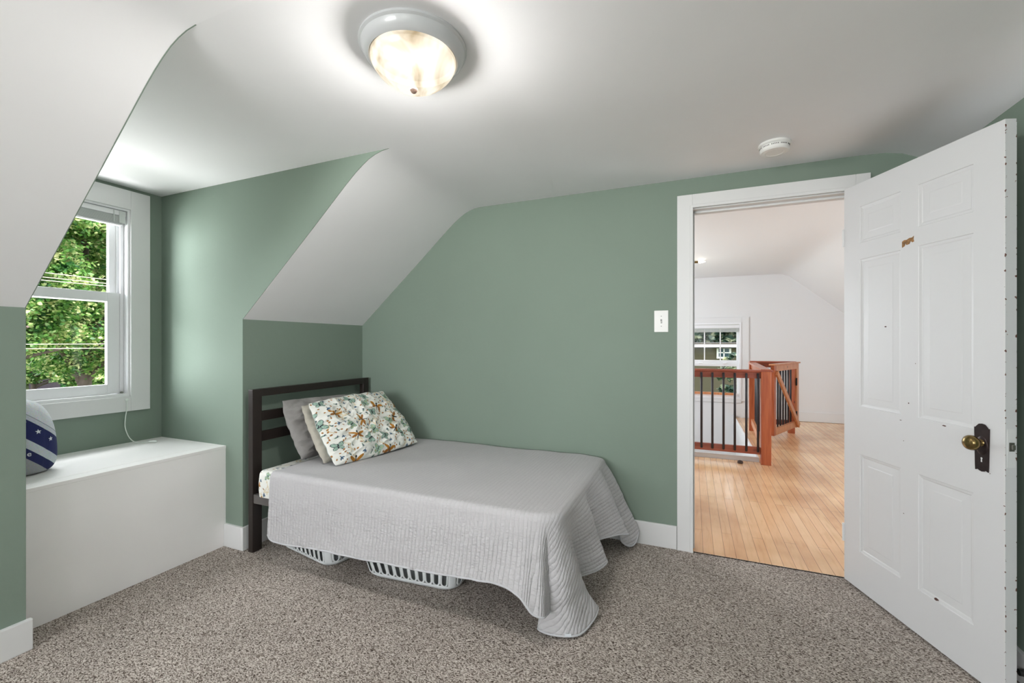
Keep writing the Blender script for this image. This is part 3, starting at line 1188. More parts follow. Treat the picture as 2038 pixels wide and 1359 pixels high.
# ------------------------------------------------------------------ smoke detector
sd = empty('smoke_detector', (0.367, 2.425, ZC), 'round white smoke detector on the ceiling near the doorway', 'smoke detector')
bm = NB()
lathe(bm, [(0.0, 0.0), (0.068, 0.0), (0.070, -0.003), (0.070, -0.010), (0.066, -0.014), (0.060, -0.016), (0.0, -0.016)], 56)
o = obj('base_ring', bm, M_PLASTIC, None, smooth=35)
o.parent = sd
bm = NB()
lathe(bm, [(0.0, -0.012), (0.061, -0.012), (0.063, -0.018), (0.063, -0.036), (0.058, -0.042), (0.040, -0.044), (0.038, -0.0425),
           (0.0, -0.0425)], 56)
o = obj('cover', bm, M_PLASTIC, None, smooth=35)
o.parent = sd
bm = NB()
for k in range(60):
    a = 2 * math.pi * k / 60
    if k % 6 == 5:
        continue
    M = Matrix.Rotation(a, 4, 'Z')
    box(bm, (0.0625, -0.0014, -0.024), (0.0636, 0.0014, -0.019), M=M)
o = obj('vent_slots', bm, M_DARK, None)
o.parent = sd

# ------------------------------------------------------------------ light switch
sw = empty('light_switch', (-0.1725, YB, 1.352), 'white toggle light switch on the green wall beside the doorway', 'light switch')
bm = NB()
box(bm, (-0.213, YB - 0.006, 1.287), (-0.132, YB, 1.417), 0.0025)
obj('switch_plate', bm, M_PLASTIC, sw)
bm = NB()
box(bm, (-0.177, YB - 0.0075, 1.340), (-0.168, YB - 0.005, 1.364), 0.0005)
obj('slot', bm, mat('slot_grey', (150, 150, 150), 0.5), sw)
bm = NB()
box(bm, (-0.1755, YB - 0.020, 1.349), (-0.1695, YB - 0.006, 1.358), 0.0015, Matrix.Translation((-0.1725, YB, 1.352)) @
    Matrix.Rotation(0.5, 4, 'X') @ Matrix.Translation((0.1725, -YB, -1.352)))
obj('toggle', bm, M_PLASTIC, sw)
for z in (1.322, 1.382):
    bm = NB()
    lathe(bm, [(0.0, 0.0), (0.003, 0.0), (0.003, 0.001), (0, 0.0015)], 12,
          Matrix.Translation((-0.1725, YB - 0.006, z)) @ Matrix.Rotation(math.pi / 2, 4, 'X'))
    obj('screw', bm, mat('screw_grey', (168, 168, 168), 0.4), sw)

# ------------------------------------------------------------------ bed frame
bed = empty('bed_frame', (-1.4, 2.2, 0), 'dark brown metal bed frame with open slatted headboard', 'bed')
XB0, XB1 = -2.398, -2.360
BY0, BY1 = 1.738, 2.714


def bpart(name, lo, hi, m=M_BLACKMETAL, bev=0.003):
    bm = NB()
    box(bm, lo, hi, bev)
    return obj(name, bm, m, bed)


bpart('headboard_post', (XB0, BY0, 0), (XB1, BY0 + 0.060, 0.949))
bpart('headboard_post', (XB0, BY1 - 0.060, 0), (XB1, BY1, 0.949))
bpart('headboard_rail', (XB0, BY0 + 0.058, 0.905), (XB1, BY1 - 0.058, 0.949))
for z0, z1 in ((0.758, 0.815), (0.636, 0.696)):
    bpart('headboard_slat', (XB0 + 0.008, BY0 + 0.058, z0), (XB1 - 0.006, BY1 - 0.058, z1))
bpart('side_rail', (XB1, BY0 + 0.004, 0.287), (-0.56, BY0 + 0.030, 0.340), M_GREYMETAL)
bpart('side_rail', (XB1, BY1 - 0.030, 0.287), (-0.56, BY1 - 0.004, 0.340), M_GREYMETAL)
bpart('foot_rail', (-0.60, BY0 + 0.030, 0.287), (-0.56, BY1 - 0.030, 0.340), M_GREYMETAL)
for x in (-0.60,):
    for y in (BY0 + 0.02, BY1 - 0.06):
        bpart('leg', (x, y, 0.0), (x + 0.04, y + 0.04, 0.288))
bpart('platform', (XB1 + 0.01, BY0 + 0.03, 0.300), (-0.60, BY1 - 0.03, 0.335), M_GREYMETAL)

# ------------------------------------------------------------------ insect print
WHITE = np.array(s2l((238, 238, 232)))
C = {k: np.array(s2l(v)) for k, v in dict(rust=(182, 126, 52), brown=(150, 100, 50), navy=(42, 60, 86), teal=(162, 190, 176),
     pale=(166, 192, 172), sage=(120, 150, 132), blue=(78, 108, 134), dark=(38, 50, 54), dot=(172, 118, 62), sand=(222, 208, 176),
     ochre=(196, 170, 96)).items()}


def paint(U, V, motifs):
    """U, V metres on the cloth (arrays). motifs: (kind, u, v, angle, size)"""
    col = np.tile(WHITE, (U.size, 1))
    u0, v0 = U.ravel(), V.ravel()

    def ell(x, y, cx, cy, a, b, rot=0.0):
        c, s = math.cos(rot), math.sin(rot)
        X, Y = x - cx, y - cy
        return ((X * c + Y * s) / a) ** 2 + ((-X * s + Y * c) / b) ** 2
    for kind, cu, cv, ang, S in motifs:
        near = (np.abs(u0 - cu) < S * 1.4) & (np.abs(v0 - cv) < S * 1.4)
        if not near.any():
            continue
        idx = np.where(near)[0]
        c, s = math.cos(ang), math.sin(ang)
        X, Y = u0[idx] - cu, v0[idx] - cv
        x, y = (X * c + Y * s) / S, (-X * s + Y * c) / S

        def put(mask, colour):
            col[idx[mask]] = colour
        if kind == 'dragonfly':
            for sx in (-1, 1):
                put(ell(x, y, sx * 0.52, 0.22, 0.50, 0.17, sx * 0.42) < 1, C['rust'])
                put(ell(x, y, sx * 0.45, -0.20, 0.42, 0.15, -sx * 0.38) < 1, C['brown'] * 1.15)
            put(ell(x, y, 0, -0.10, 0.07, 0.62) < 1, C['dark'])
            put(ell(x, y, 0, 0.40, 0.13, 0.13) < 1, C['dark'])
        elif kind in ('butterfly', 'moth'):
            main = C['teal'] if kind == 'butterfly' else C['pale']
            for sx in (-1, 1):
                for (cx, cy, a, b, r) in ((0.48, 0.26, 0.50, 0.34, 0.55), (0.38, -0.32, 0.36, 0.28, -0.6)):
                    e = ell(x, y, sx * cx, cy, a, b, sx * r)
                    put(e < 1, C['dark'] if kind == 'butterfly' else C['sage'])
                    put(e < 0.72, main)
                    put((e < 0.72) & (np.abs(np.sin((np.arctan2(y, sx * x)) * 7)) < 0.22), C['dark'] * 1.6 if kind == 'butterfly'
                        else C['sage'])
                    put(ell(x, y, sx * (cx + 0.1), cy, 0.10, 0.08) < 1, C['pale'] if kind == 'butterfly' else C['ochre'])
            put(ell(x, y, 0, 0, 0.07, 0.50) < 1, C['dark'])
        elif kind == 'sprig':
            for k, r in enumerate((-0.8, 0, 0.8)):
                put(ell(x, y, 0.45 * math.sin(r), 0.45 * math.cos(r) - 0.1, 0.20, 0.52, -r) < 1, C['blue'] * (0.7 + 0.2 * k))
            put(ell(x, y, 0, -0.3, 0.10, 0.5) < 1, C['navy'])
        elif kind == 'leaf':
            put(ell(x, y, 0, 0, 0.26, 0.9) < 1, C['sage'] * 0.8)
            put(ell(x, y, 0.2, 0.3, 0.5, 0.18, 0.5) < 1, C['navy'])
        elif kind == 'bug':
            put(ell(x, y, 0, 0, 0.6, 0.85) < 1, C['dot'])
            put(np.abs(x) < 0.10, C['brown']) if False else None
            put(ell(x, y, 0, 0.75, 0.35, 0.3) < 1, C['brown'] * 0.7)
        elif kind == 'twig':
            w = np.abs(y - 0.18 * np.sin(x * 5)) < 0.09
            put(w & (np.abs(x) < 1), C['sand'])
            w2 = np.abs(y - (x - 0.2) * 0.9) < 0.08
            put(w2 & (x > 0.2) & (x < 0.75), C['sand'])
    return col


def fill_motifs(mot, w, h, n, seed):
    """scatter the small sprigs, leaves, bugs between the big insects"""
    r = random.Random(seed)
    big = list(mot)
    out = []
    tries = 0
    while len(out) < n and tries < 20000:
        tries += 1
        u, v = r.uniform(0, w), r.uniform(0, h)
        kind = r.choice(['sprig', 'sprig', 'leaf', 'bug', 'bug', 'leaf', 'bug'])
        S = {'sprig': 0.015, 'leaf': 0.012, 'bug': 0.0066}[kind] * r.uniform(0.85, 1.2)
        if all(math.hypot(u - a[1], v - a[2]) > (a[4] * 0.78 + S * 0.95) for a in big + out):
            out.append((kind, u, v, r.uniform(0, 6.28), S))
    tw = [('twig', r.uniform(0, w), r.uniform(0, h), r.uniform(0, 6.28), r.uniform(0.03, 0.045)) for _ in range(n // 9)]
    return tw + out + big


def add_print(o, cols):
    a = o.data.color_attributes.new('print', 'FLOAT_COLOR', 'POINT')
    buf = np.ones((len(o.data.vertices), 4), dtype=np.float32)
    buf[:, :3] = cols
    a.data.foreach_set('color', buf.ravel())


# ------------------------------------------------------------------ mattress with printed fitted sheet
MX0, MX1, MY0, MY1, MZ0, MZ1 = -2.300, -0.530, 1.718, 2.700, 0.338, 0.492
mattress = empty('mattress', (-1.4, 2.2, MZ0), 'twin mattress on the dark bed frame, under the grey quilt', 'mattress')
bm = NB()
box(bm, (MX0 + 0.004, MY0 + 0.004, MZ0), (MX1 - 0.004, MY1 - 0.004, MZ1 - 0.004), 0.06, seg=5)
obj('mattress_core', bm, mat('mattress_ticking', (222, 222, 218), 0.9), mattress, smooth=60)
bm = NB()


def rr_outline(x0, x1, y0, y1, r, step=0.006):
    pts = []
    for cx, cy, a0 in ((x1 - r, y1 - r, 0), (x0 + r, y1 - r, 90), (x0 + r, y0 + r, 180), (x1 - r, y0 + r, 270)):
        for k in range(9):
            a = math.radians(a0 + k * 90 / 8)
            pts.append((cx + r * math.cos(a), cy + r * math.sin(a)))
    out = []
    for i in range(len(pts)):
        p, q = Vector((*pts[i], 0)), Vector((*pts[(i + 1) % len(pts)], 0))
        n = max(1, int((q - p).length / step))
        for k in range(n):
            out.append(p.lerp(q, k / n))
    return out


# only the head end of the sheet shows: a fine skin on the head end and its two corners
P = []
path = []
for k in range(0, 60):
    path.append((MX0 + 0.30 - k * 0.0045, MY0, (0, -1)))
for k in range(12):
    a = math.radians(270 - k * 90 / 12)
    path.append((MX0 + 0.0345 + 0.0345 * math.cos(a), MY0 + 0.0345 + 0.0345 * math.sin(a), (math.cos(a), math.sin(a))))
yy0 = MY0 + 0.0345
nn = int((MY1 - 0.0345 - yy0) / 0.0045)
for k in range(nn + 1):
    path.append((MX0, yy0 + k * (MY1 - 0.0345 - yy0) / nn, (-1, 0)))
UVl = []
for i, (x, y, nrm) in enumerate(path):
    row = []
    for j in range(84):
        s = j * 0.0048
        if s < 0.12:
            z = MZ0 + 0.005 + s
            off = 0.004 * math.sin(s / 0.12 * math.pi)
        else:
            a = min((s - 0.12) / 0.04, math.pi / 2)
            z = MZ0 + 0.125 + 0.028 * math.sin(a)
            off = -0.028 * (1 - math.cos(a)) - max(0, (s - 0.12 - 0.04 * math.pi / 2))
            if nrm[0] > -0.999:
                off = max(off, -0.0345)
        row.append((x + nrm[0] * off, y + nrm[1] * off, z + 0.001))
        UVl.append((i * 0.0045, s))
    P.append(row)
grid_mesh(bm, P)
sheet_o = obj('fitted_sheet', bm, M_PRINT, mattress, smooth=180)
uvs = np.array(UVl)
r = random.Random(5)
mot = []
for k in range(16):
    mot.append((['dragonfly', 'butterfly', 'moth'][k % 3], 0.04 + k * 0.085 + r.uniform(-.015, .015), r.choice([0.06, 0.13, 0.20]),
                r.uniform(0, 6.28), 0.030))
mot = fill_motifs(mot, 1.4, 0.28, 150, 3)
add_print(sheet_o, paint(uvs[:, 0], uvs[:, 1], mot))
sheet_o['label'] = 'white fitted sheet printed with insects'

# ------------------------------------------------------------------ pillows
def pillow(name, corners, thick, m, nu, nv, seed, wr=0.006, tails=0.05, ear=0.035):
    """corners TL, TR, BR, BL (Vectors). Two puffed faces with wrinkles meeting at a seam."""
    TL, TR, BR, BL = [Vector(c) for c in corners]
    nrm = ((TR - TL).cross(BL - TL)).normalized()
    if nrm.x < 0:
        nrm = -nrm
    bm = NB()
    uv = []
    for side in (1, -1):
        rows = []
        for i in range(nu + 1):
            u = i / nu
            row = []
            for j in range(nv + 1):
                v = j / nv
                # edges pull in between the corners
                uu = u + (0.5 - u) * ear * 2 * (1 - (2 * v - 1) ** 2) * abs(2 * u - 1) ** 3
                vv = v + (0.5 - v) * ear * 2 * (1 - (2 * u - 1) ** 2) * abs(2 * v - 1) ** 3
                p = (TL * (1 - uu) + TR * uu) * (1 - vv) + (BL * (1 - uu) + BR * uu) * vv
                a = max(0.0, 1 - abs(2 * u - 1) ** 2.6)
                b = max(0.0, 1 - abs(2 * v - 1) ** 2.6)
                h = thick * (a ** 0.55) * (b ** 0.55)
                q = Vector((u * 3.1 + seed, v * 2.2, seed * 1.7))
                w = noise.noise(q * 1.6) * 0.6 + (0.5 - abs(noise.noise(q * 2.6 + Vector((3, 1, 0))))) * 0.9 + \
                    (0.4 - abs(noise.noise(Vector((q.x * 3.0 + q.y * 2.4, q.y * 6.2, seed))))) * 0.8
                h += wr * w * (a * b) ** 0.4 * (2.2 if side == 1 else 1)
                edge = 0.012 * noise.noise(Vector((u * 9, v * 9, seed + 4)))
                row.append(p + nrm * (h * side) + nrm * edge)
                if side == 1:
                    uv.append((u, v))
            rows.append(row)
        grid_mesh(bm, rows)
    nfront = (nu + 1) * (nv + 1)
    o = obj(name, bm, m, None, smooth=180)
    return o, np.array(uv), nfront


def tuft_drop(o):
    pass


# front pillow, printed
NU, NV = 430, 270
o, uv, nf = pillow('pillow', [(-2.125, 1.925, 0.858), (-2.120, 2.590, 0.862), (-1.790, 2.560, 0.524), (-1.895, 1.905, 0.516)], 0.060,
                   M_PRINT, NU, NV, 2.3, wr=0.015, ear=-0.025)
PW, PH = 0.66, 0.42
cTL, cTR, cBR, cBL = np.array((750, 335)), np.array((1530, 210)), np.array((1860, 780)), np.array((1050, 1000))


def inv(px, py):
    u = v = 0.5
    for _ in range(40):
        q = (cTL * (1 - u) + cTR * u) * (1 - v) + (cBL * (1 - u) + cBR * u) * v
        du = (cTR - cTL) * (1 - v) + (cBR - cBL) * v
        dv = (cBL - cTL) * (1 - u) + (cBR - cTR) * u
        A = np.array([du, dv]).T
        d = np.linalg.solve(A, np.array((px, py)) - q)
        u += d[0]
        v += d[1]
    return u * PW, v * PH


mot = []
for px, py, a in [(960, 500, 3.5), (1190, 590, 1.8), (1360, 430, 3.7), (1160, 740, 3.3), (1550, 540, 1.9), (1540, 680, 4.0), (1640, 395, 3.6),
                  (1800, 600, 3.9), (1510, 860, 3.4), (1210, 955, 3.2)]:
    mot.append(('dragonfly', *inv(px, py), a, 0.046))
for px, py, a in [(830, 370, 3.3), (1090, 350, 4.3), (1240, 320, 3.0), (880, 600, 4.4), (1290, 510, 3.2), (1030, 830, 3.2), (1280, 780, 4.4),
                  (1430, 750, 3.5), (1620, 460, 2.9), (1620, 720, 4.6), (1745, 670, 2.6), (810, 510, 5.0), (890, 790, 4.4), (1750, 500, 4.0)]:
    mot.append(('butterfly', *inv(px, py), a, 0.036))
for px, py, a in [(1090, 640, 4.2), (1390, 865, 3.5), (1520, 290, 2.9), (1655, 620, 4.4), (1320, 690, 4.3), (1230, 405, 3.0),
                  (1480, 590, 3.9)]:
    mot.append(('moth', *inv(px, py), a, 0.034))
mot = fill_motifs(mot, PW, PH, 230, 11)
cols = paint(uv[:, 0] * PW, uv[:, 1] * PH, mot)
add_print(o, np.vstack([cols, np.tile(np.array(s2l((176, 188, 184))), (nf, 1))]))
tag(o, 'white pillow printed with butterflies and dragonflies, frontmost on the bed', 'pillow', 'pillows on the bed')
o.name = 'pillow'

M_PGREY = mat('grey_linen', (150, 147, 145), 0.9, bump=0.25, bscale=260, mottle=0.06, mscale=40)
M_PCREAM = mat('greige_cotton', (188, 182, 170), 0.9, bump=0.2, bscale=200, mottle=0.05, mscale=20)
o, _, _ = pillow('pillow', [(-2.200, 1.935, 0.838), (-2.190, 2.590, 0.842), (-2.010, 2.560, 0.530), (-1.985, 1.905, 0.518)], 0.052, M_PCREAM,
                 120, 80, 5.1, wr=0.013, ear=-0.02)
tag(o, 'plain cream-grey pillow squeezed between the printed and the dark grey pillow', 'pillow', 'pillows on the bed')
o, _, _ = pillow('pillow', [(-2.305, 1.885, 0.868), (-2.300, 2.540, 0.842), (-2.180, 2.520, 0.530), (-2.165, 1.905, 0.520)], 0.062, M_PGREY,
                 120, 80, 8.4, wr=0.014, ear=-0.02)
tag(o, 'dark grey linen pillow against the headboard, rearmost', 'pillow', 'pillows on the bed')

# ------------------------------------------------------------------ quilt
QT = 0.502        # top height of the quilt
R_ = 0.030
hem = [  # (edge x, edge y, hem x, hem y, hem z, cloth extra-u, extra-v direction angle)
    (-2.165, 1.700, -2.145, 1.664, 0.175),
    (-2.140, 1.700, -2.120, 1.664, 0.150),
    (-2.050, 1.700, -2.032, 1.662, 0.143),
    (-1.80, 1.700, -1.790, 1.664, 0.160),
    (-1.55, 1.700, -1.545, 1.660, 0.170),
    (-1.30, 1.700, -1.300, 1.660, 0.180),
    (-1.05, 1.700, -1.060, 1.657, 0.190),
    (-0.85, 1.700, -0.860, 1.655, 0.203),
    (-0.72, 1.700, -0.735, 1.650, 0.212),
    (-0.66, 1.700, -0.655, 1.635, 0.195),
    (-0.63, 1.701, -0.618, 1.625, 0.170),
    (-0.605, 1.704, -0.590, 1.625, 0.140),
    (-0.585, 1.707, -0.550, 1.632, 0.128),
    (-0.572, 1.711, -0.545, 1.672, 0.118),
    (-0.562, 1.716, -0.548, 1.785, 0.085),
    (-0.553, 1.721, -0.570, 1.775, 0.028),
    (-0.545, 1.727, -0.602, 1.728, 0.016),
    (-0.537, 1.734, -0.545, 1.712, 0.014),
    (-0.529, 1.742, -0.470, 1.728, 0.014),
    (-0.522, 1.751, -0.425, 1.765, 0.014),
    (-0.516, 1.762, -0.398, 1.850, 0.020),
    (-0.511, 1.775, -0.388, 1.905, 0.035),
    (-0.507, 1.795, -0.400, 1.930, 0.050),
    (-0.504, 1.830, -0.480, 1.925, 0.085),
    (-0.502, 1.880, -0.520, 1.990, 0.105),
    (-0.500, 1.960, -0.430, 2.090, 0.122),
    (-0.500, 2.040, -0.392, 2.160, 0.135),
    (-0.500, 2.110, -0.410, 2.185, 0.140),
    (-0.500, 2.180, -0.515, 2.240, 0.150),
    (-0.500, 2.300, -0.460, 2.370, 0.152),
    (-0.500, 2.400, -0.390, 2.480, 0.140),
    (-0.500, 2.480, -0.345, 2.535, 0.128),
    (-0.500, 2.530, -0.350, 2.560, 0.120),
    (-0.500, 2.560, -0.392, 2.575, 0.105),
    (-0.500, 2.590, -0.385, 2.600, 0.050),
    (-0.500, 2.620, -0.345, 2.635, 0.016),
    (-0.500, 2.650, -0.315, 2.668, 0.030),
    (-0.500, 2.700, -0.300, 2.712, 0.085),
]
E_ = crom([(a, b, 0) for a, b, *_ in hem], 14)
Hm = crom([(c, d, e) for _, _, c, d, e in hem], 14)
# even out the sampling of the long front run
ns = len(E_)
depth_n = 46
PQ, UVQ, LO = [], [], []
top_cols = 12
prev_uv = None
for i in range(ns):
    e, h = E_[i], Hm[i]
    a, b = E_[max(i - 1, 0)], E_[min(i + 1, ns - 1)]
    tdir = (b - a).normalized()
    out = Vector((tdir.y, -tdir.x, 0))
    row, ruv, rlo = [], [], []
    # the part lying on the mattress: two rows coming in from the edge
    base = Vector((e.x, e.y, QT)) - out * R_
    L0 = math.hypot(h.x - e.x, h.y - e.y)
    Ltot = math.sqrt((QT - h.z) ** 2 + L0 ** 2)
    corner = max(0.0, 1 - math.hypot(e.x + 0.53, e.y - 1.75) / 0.20)
    for j in range(depth_n + 1):
        t = j / depth_n
        s = t * (Ltot + R_ * math.pi / 2)
        if s < R_ * math.pi / 2:
            al = s / R_
            p = base + out * (R_ * math.sin(al)) + Vector((0, 0, -R_ * (1 - math.cos(al))))
            w = 0.0
            d = s
        else:
            w = (s - R_ * math.pi / 2) / Ltot
            start = base + out * R_ + Vector((0, 0, -R_))
            sag = w ** ((0.85 if e.x > -0.506 else 1.2) + 0.4 * corner)
            p = Vector((start.x + (h.x - start.x) * sag, start.y + (h.y - start.y) * sag,
                        start.z + (h.z - start.z) * w))
            d = s
        # soft waves and wrinkles growing downward
        q = Vector((e.x * 4.0 + e.y * 4.0, d * 5, 2.0))
        amp = 0.010 * min(1.0, w * 2.0)
        p += out * (amp * noise.noise(q * 1.3) + 0.004 * min(1, w * 3) * noise.noise(q * 5.0)) if w > 0 else Vector((0, 0, 0))
        if p.y < 1.0 or p.z < 0.012:
            p.z = max(p.z, 0.012)
        p.y = min(p.y, YB - 0.022)
        row.append(p)
        ruv.append((e.x + out.x * d, e.y + out.y * d))
        rlo.append(min(1.0, 0.1 + w * 2.2) * (0.6 if e.x > -0.56 else 1.0))
    PQ.append(row)
    UVQ.append(ruv)
    LO.append(rlo)
bm = NB()
uvl = bm.loops.layers.uv.new('cloth')
lol = bm.verts.layers.float.new('loose')
V = [[bm.verts.new(p) for p in row] for row in PQ]
uvmap = {}
for i in range(ns):
    for j in range(depth_n + 1):
        V[i][j][lol] = LO[i][j]
        uvmap[V[i][j]] = UVQ[i][j]
for i in range(ns - 1):
    for j in range(depth_n):
        bm.faces.new((V[i][j], V[i + 1][j], V[i + 1][j + 1], V[i][j + 1]))
# top: a grid fitted inside the edge curve; rows run from the front/foot edge to the wall
topV = []
edge_top = [V[i][0] for i in range(ns)]
nt_ = 40
for i in range(ns):
    p = V[i][0].co
    row = [V[i][0]]
    # target: walk towards the wall line / head corner region
    tx = -2.165 + (p.x + 2.165) * 1.0
    ty = 2.712
    if p.y > 1.74:
        # foot side points fan toward the head edge far corner
        f = (p.y - 1.74) / (2.712 - 1.74)
        tx, ty = None, None
    topV.append((p.copy(), i))
# regular rectangular grid for the top, slightly overlapping the skirt's inner edge
gx = np.linspace(-2.165, -0.500 - R_ - 0.03, 110)
gy = np.linspace(1.700 + R_ + 0.03, 2.722, 60)
G = []
for x in gx:
    row = []
    for y in gy:
        yy = y
        cx, cy = -0.61, 1.81
        xx = x
        if x > cx and y < cy:      # follow the rounded corner
            dxx, dyy = (x - cx) / (gx[-1] - cx), (cy - y) / (cy - gy[0])
            m_ = max(dxx, dyy)
            l_ = math.hypot(dxx, dyy)
            k_ = m_ / l_ if l_ > 0 else 1
            xx = cx + (x - cx) * (k_ * 0.92 + 0.08)
            yy = cy - (cy - y) * (k_ * 0.92 + 0.08)
        bulge = 0.006 * noise.noise(Vector((x * 2.2, y * 2.2, 0))) + 0.003 * noise.noise(Vector((x * 7, y * 7, 3)))
        edge = min(1, (y - gy[0]) / 0.10, (gx[-1] - x) / 0.10)
        head = min(1, (x - gx[0]) / 0.03)
        z = QT + (0.004 + bulge) * max(0, edge) + (0.0 if x > -2.13 else -0.004 * (1 - head))
        # dips under the pillows
        z -= 0.008 * math.exp(-((x + 1.95) / 0.25) ** 2) * math.exp(-((y - 2.25) / 0.4) ** 2)
        v = bm.verts.new((xx, yy, z))
        v[lol] = 0.0
        uvmap[v] = (xx, yy)
        row.append(v)
    G.append(row)
for i in range(len(gx) - 1):
    for j in range(len(gy) - 1):
        bm.faces.new((G[i][j], G[i + 1][j], G[i + 1][j + 1], G[i][j + 1]))
# stitch grid border to the skirt's inner edge
border = [G[i][0] for i in range(len(gx))] + [G[-1][j] for j in range(1, len(gy))]
bl = edge_top


def arc(vs):
    s = [0.0]
    for a, b in zip(vs[:-1], vs[1:]):
        s.append(s[-1] + (b.co - a.co).length)
    return [k / s[-1] for k in s]


sa, sb = arc(border), arc(bl)
i = j = 0
while i < len(border) - 1 or j < len(bl) - 1:
    ni = sa[i + 1] if i < len(border) - 1 else 9
    nj = sb[j + 1] if j < len(bl) - 1 else 9
    try:
        if ni < nj:
            bm.faces.new((border[i], border[i + 1], bl[j]))
            i += 1
        else:
            bm.faces.new((bl[j], bl[j + 1], border[i]))
            j += 1
    except ValueError:
        if ni < nj:
            i += 1
        else:
            j += 1
for f in bm.faces:
    for lp_ in f.loops:
        lp_[uvl].uv = uvmap[lp_.vert]
quilt = obj('quilt', bm, M_QUILT, None, smooth=180)
so = quilt.modifiers.new('thickness', 'SOLIDIFY')
so.thickness = 0.007
so.offset = 0
tag(quilt, 'light grey channel-stitched quilt draped over the bed, corner touching the carpet', 'quilt')
# bound edge along the hem and a small white care tag
bm = NB()
hp = [PQ[i][-1] for i in range(0, ns, 3)]
tube(bm, hp, 0.0055, 8)
obj('hem_binding', bm, mat('grey_binding', (196, 196, 200), 0.85, bump=0.1, bscale=200), quilt, smooth=60)
bm = NB()
hq = min(hp, key=lambda p: abs(p.x + 0.470) + abs(p.y - 1.728))
box(bm, (-0.014, -0.0065, 0.001), (0.014, -0.0045, 0.013), 0.0005, Matrix.Translation(hq) @ Matrix.Rotation(0.35, 4, 'Z'))
obj('care_tag', bm, M_WKNIT, quilt)


# ------------------------------------------------------------------ laundry baskets
def basket_wall(w, d, h, zb=0.030, zt=0.160, taper=0.20, slotw=0.024, pitch=0.043):
    """open rounded-rectangle basket with upright rounded slots; base (w x d), top flares by `taper`"""
    bm = NB()

    def outline(s, z):
        """s along perimeter 0..1 -> point at height z"""
        f = 1 + taper * (z / h)
        ww, dd = w * f / 2, d * f / 2
        rr = 0.07
        # bottom edge curves in
        if z < 0.03:
            k = 0.018 * (1 - z / 0.03) ** 2
            ww -= k
            dd -= k
        a, b = ww - rr, dd - rr
        segs = [2 * a, rr * math.pi / 2, 2 * b, rr * math.pi / 2] * 2
        tot = sum(segs)
        t = (s % 1.0) * tot
        k = 0
        while k < 7 and t > segs[k]:
            t -= segs[k]
            k += 1
        if k == 0:
            return Vector((-a + t, -dd, z))
        if k == 1:
            al = t / rr - math.pi / 2
            return Vector((a + rr * math.cos(al), -b + rr * math.sin(al), z))
        if k == 2:
            return Vector((ww, -b + t, z))
        if k == 3:
            al = t / rr
            return Vector((a + rr * math.cos(al), b + rr * math.sin(al), z))
        if k == 4:
            return Vector((a - t, dd, z))
        if k == 5:
            al = t / rr + math.pi / 2
            return Vector((-a + rr * math.cos(al), b + rr * math.sin(al), z))
        if k == 6:
            return Vector((-ww, b - t, z))
        al = t / rr + math.pi
        return Vector((-a + rr * math.cos(al), -b + rr * math.sin(al), z))
    per = 2 * (w + d)
    n = int(per / pitch)
    cs = 1.0 / n
    zs_low = [0.0, 0.004, 0.010, 0.018, 0.030, zb]
    zs_high = [zt, zt + 0.012, h - 0.02, h]
    m = 6
    corner_s = []
    for k in range(n):
        s0 = k * cs
        # lower band, upper band
        for zl in (zs_low, zs_high):
            for a, b in zip(zl[:-1], zl[1:]):
                for q in range(4):
                    u0, u1 = s0 + q * cs / 4, s0 + (q + 1) * cs / 4
                    bm.faces.new([bm.verts.new(outline(u, z)) for u, z in ((u0, a), (u1, a), (u1, b), (u0, b))])
        # is the middle of this cell on a corner arc? leave it solid
        c = outline(s0 + cs / 2, 0.1)
        f = 1 + taper * 0.1 / h
        solid = abs(c.x) > w * f / 2 - 0.040 and abs(c.y) > d * f / 2 - 0.040
        if solid:
            for a, b in ((zb, (zb + zt) / 2), ((zb + zt) / 2, zt)):
                for q in range(4):
                    u0, u1 = s0 + q * cs / 4, s0 + (q + 1) * cs / 4
                    bm.faces.new([bm.verts.new(outline(u, z)) for u, z in ((u0, a), (u1, a), (u1, b), (u0, b))])
            continue
        # ring between the cell rectangle and a stadium slot
        hw = slotw / 2 / per
        r = slotw / 2
        cu = s0 + cs / 2
        inner, outer = [], []
        for q in range(24):
            th = 2 * math.pi * (q + 0.5) / 24
            x, z = math.cos(th), math.sin(th)
            zc = (zt - 0.004 - r) if z > 0 else (zb + 0.004 + r)
            inner.append((cu + x * hw, zc + z * r))
            kx = abs(x) > abs(z)
            if kx:
                outer.append((cu + math.copysign(cs / 2, x), (zb + zt) / 2 + (zt - zb) / 2 * max(-1, min(1, z / abs(x)))))
            else:
                outer.append((cu + cs / 2 * max(-1, min(1, x / abs(z))), zt if z > 0 else zb))
        for q in range(24):
            q2 = (q + 1) % 24
            bm.faces.new([bm.verts.new(outline(*p)) for p in (inner[q], outer[q], outer[q2], inner[q2])])
    bmesh.ops.remove_doubles(bm, verts=bm.verts[:], dist=2e-4)
    return bm, outline


def make_basket(loc, rot, w, d, label, phase=0):
    h = 0.235
    b = empty('laundry_basket', loc, label, 'laundry basket', 'laundry baskets under the bed')
    b.rotation_euler = (0, 0, rot)
    bm, outline = basket_wall(w, d, h)
    o = obj('slotted_wall', bm, M_BASKET, None, smooth=50)
    o.parent = b
    md = o.modifiers.new('t', 'SOLIDIFY')
    md.thickness = 0.003
    md.offset = -1
    bm = NB()
    f = [bm.verts.new(outline(k / 80, 0.0)) for k in range(80)]
    bm.faces.new(f)
    o = obj('basket_floor', bm, M_BASKET, None)
    o.parent = b
    o.modifiers.new('t', 'SOLIDIFY').thickness = -0.003
    bm = NB()
    pts = [outline(k / 100, h) for k in range(101)]
    tube(bm, pts, 0.007, 8, cap=False)
    o = obj('rim', bm, M_BASKET, None, smooth=60)
    o.parent = b
    return b


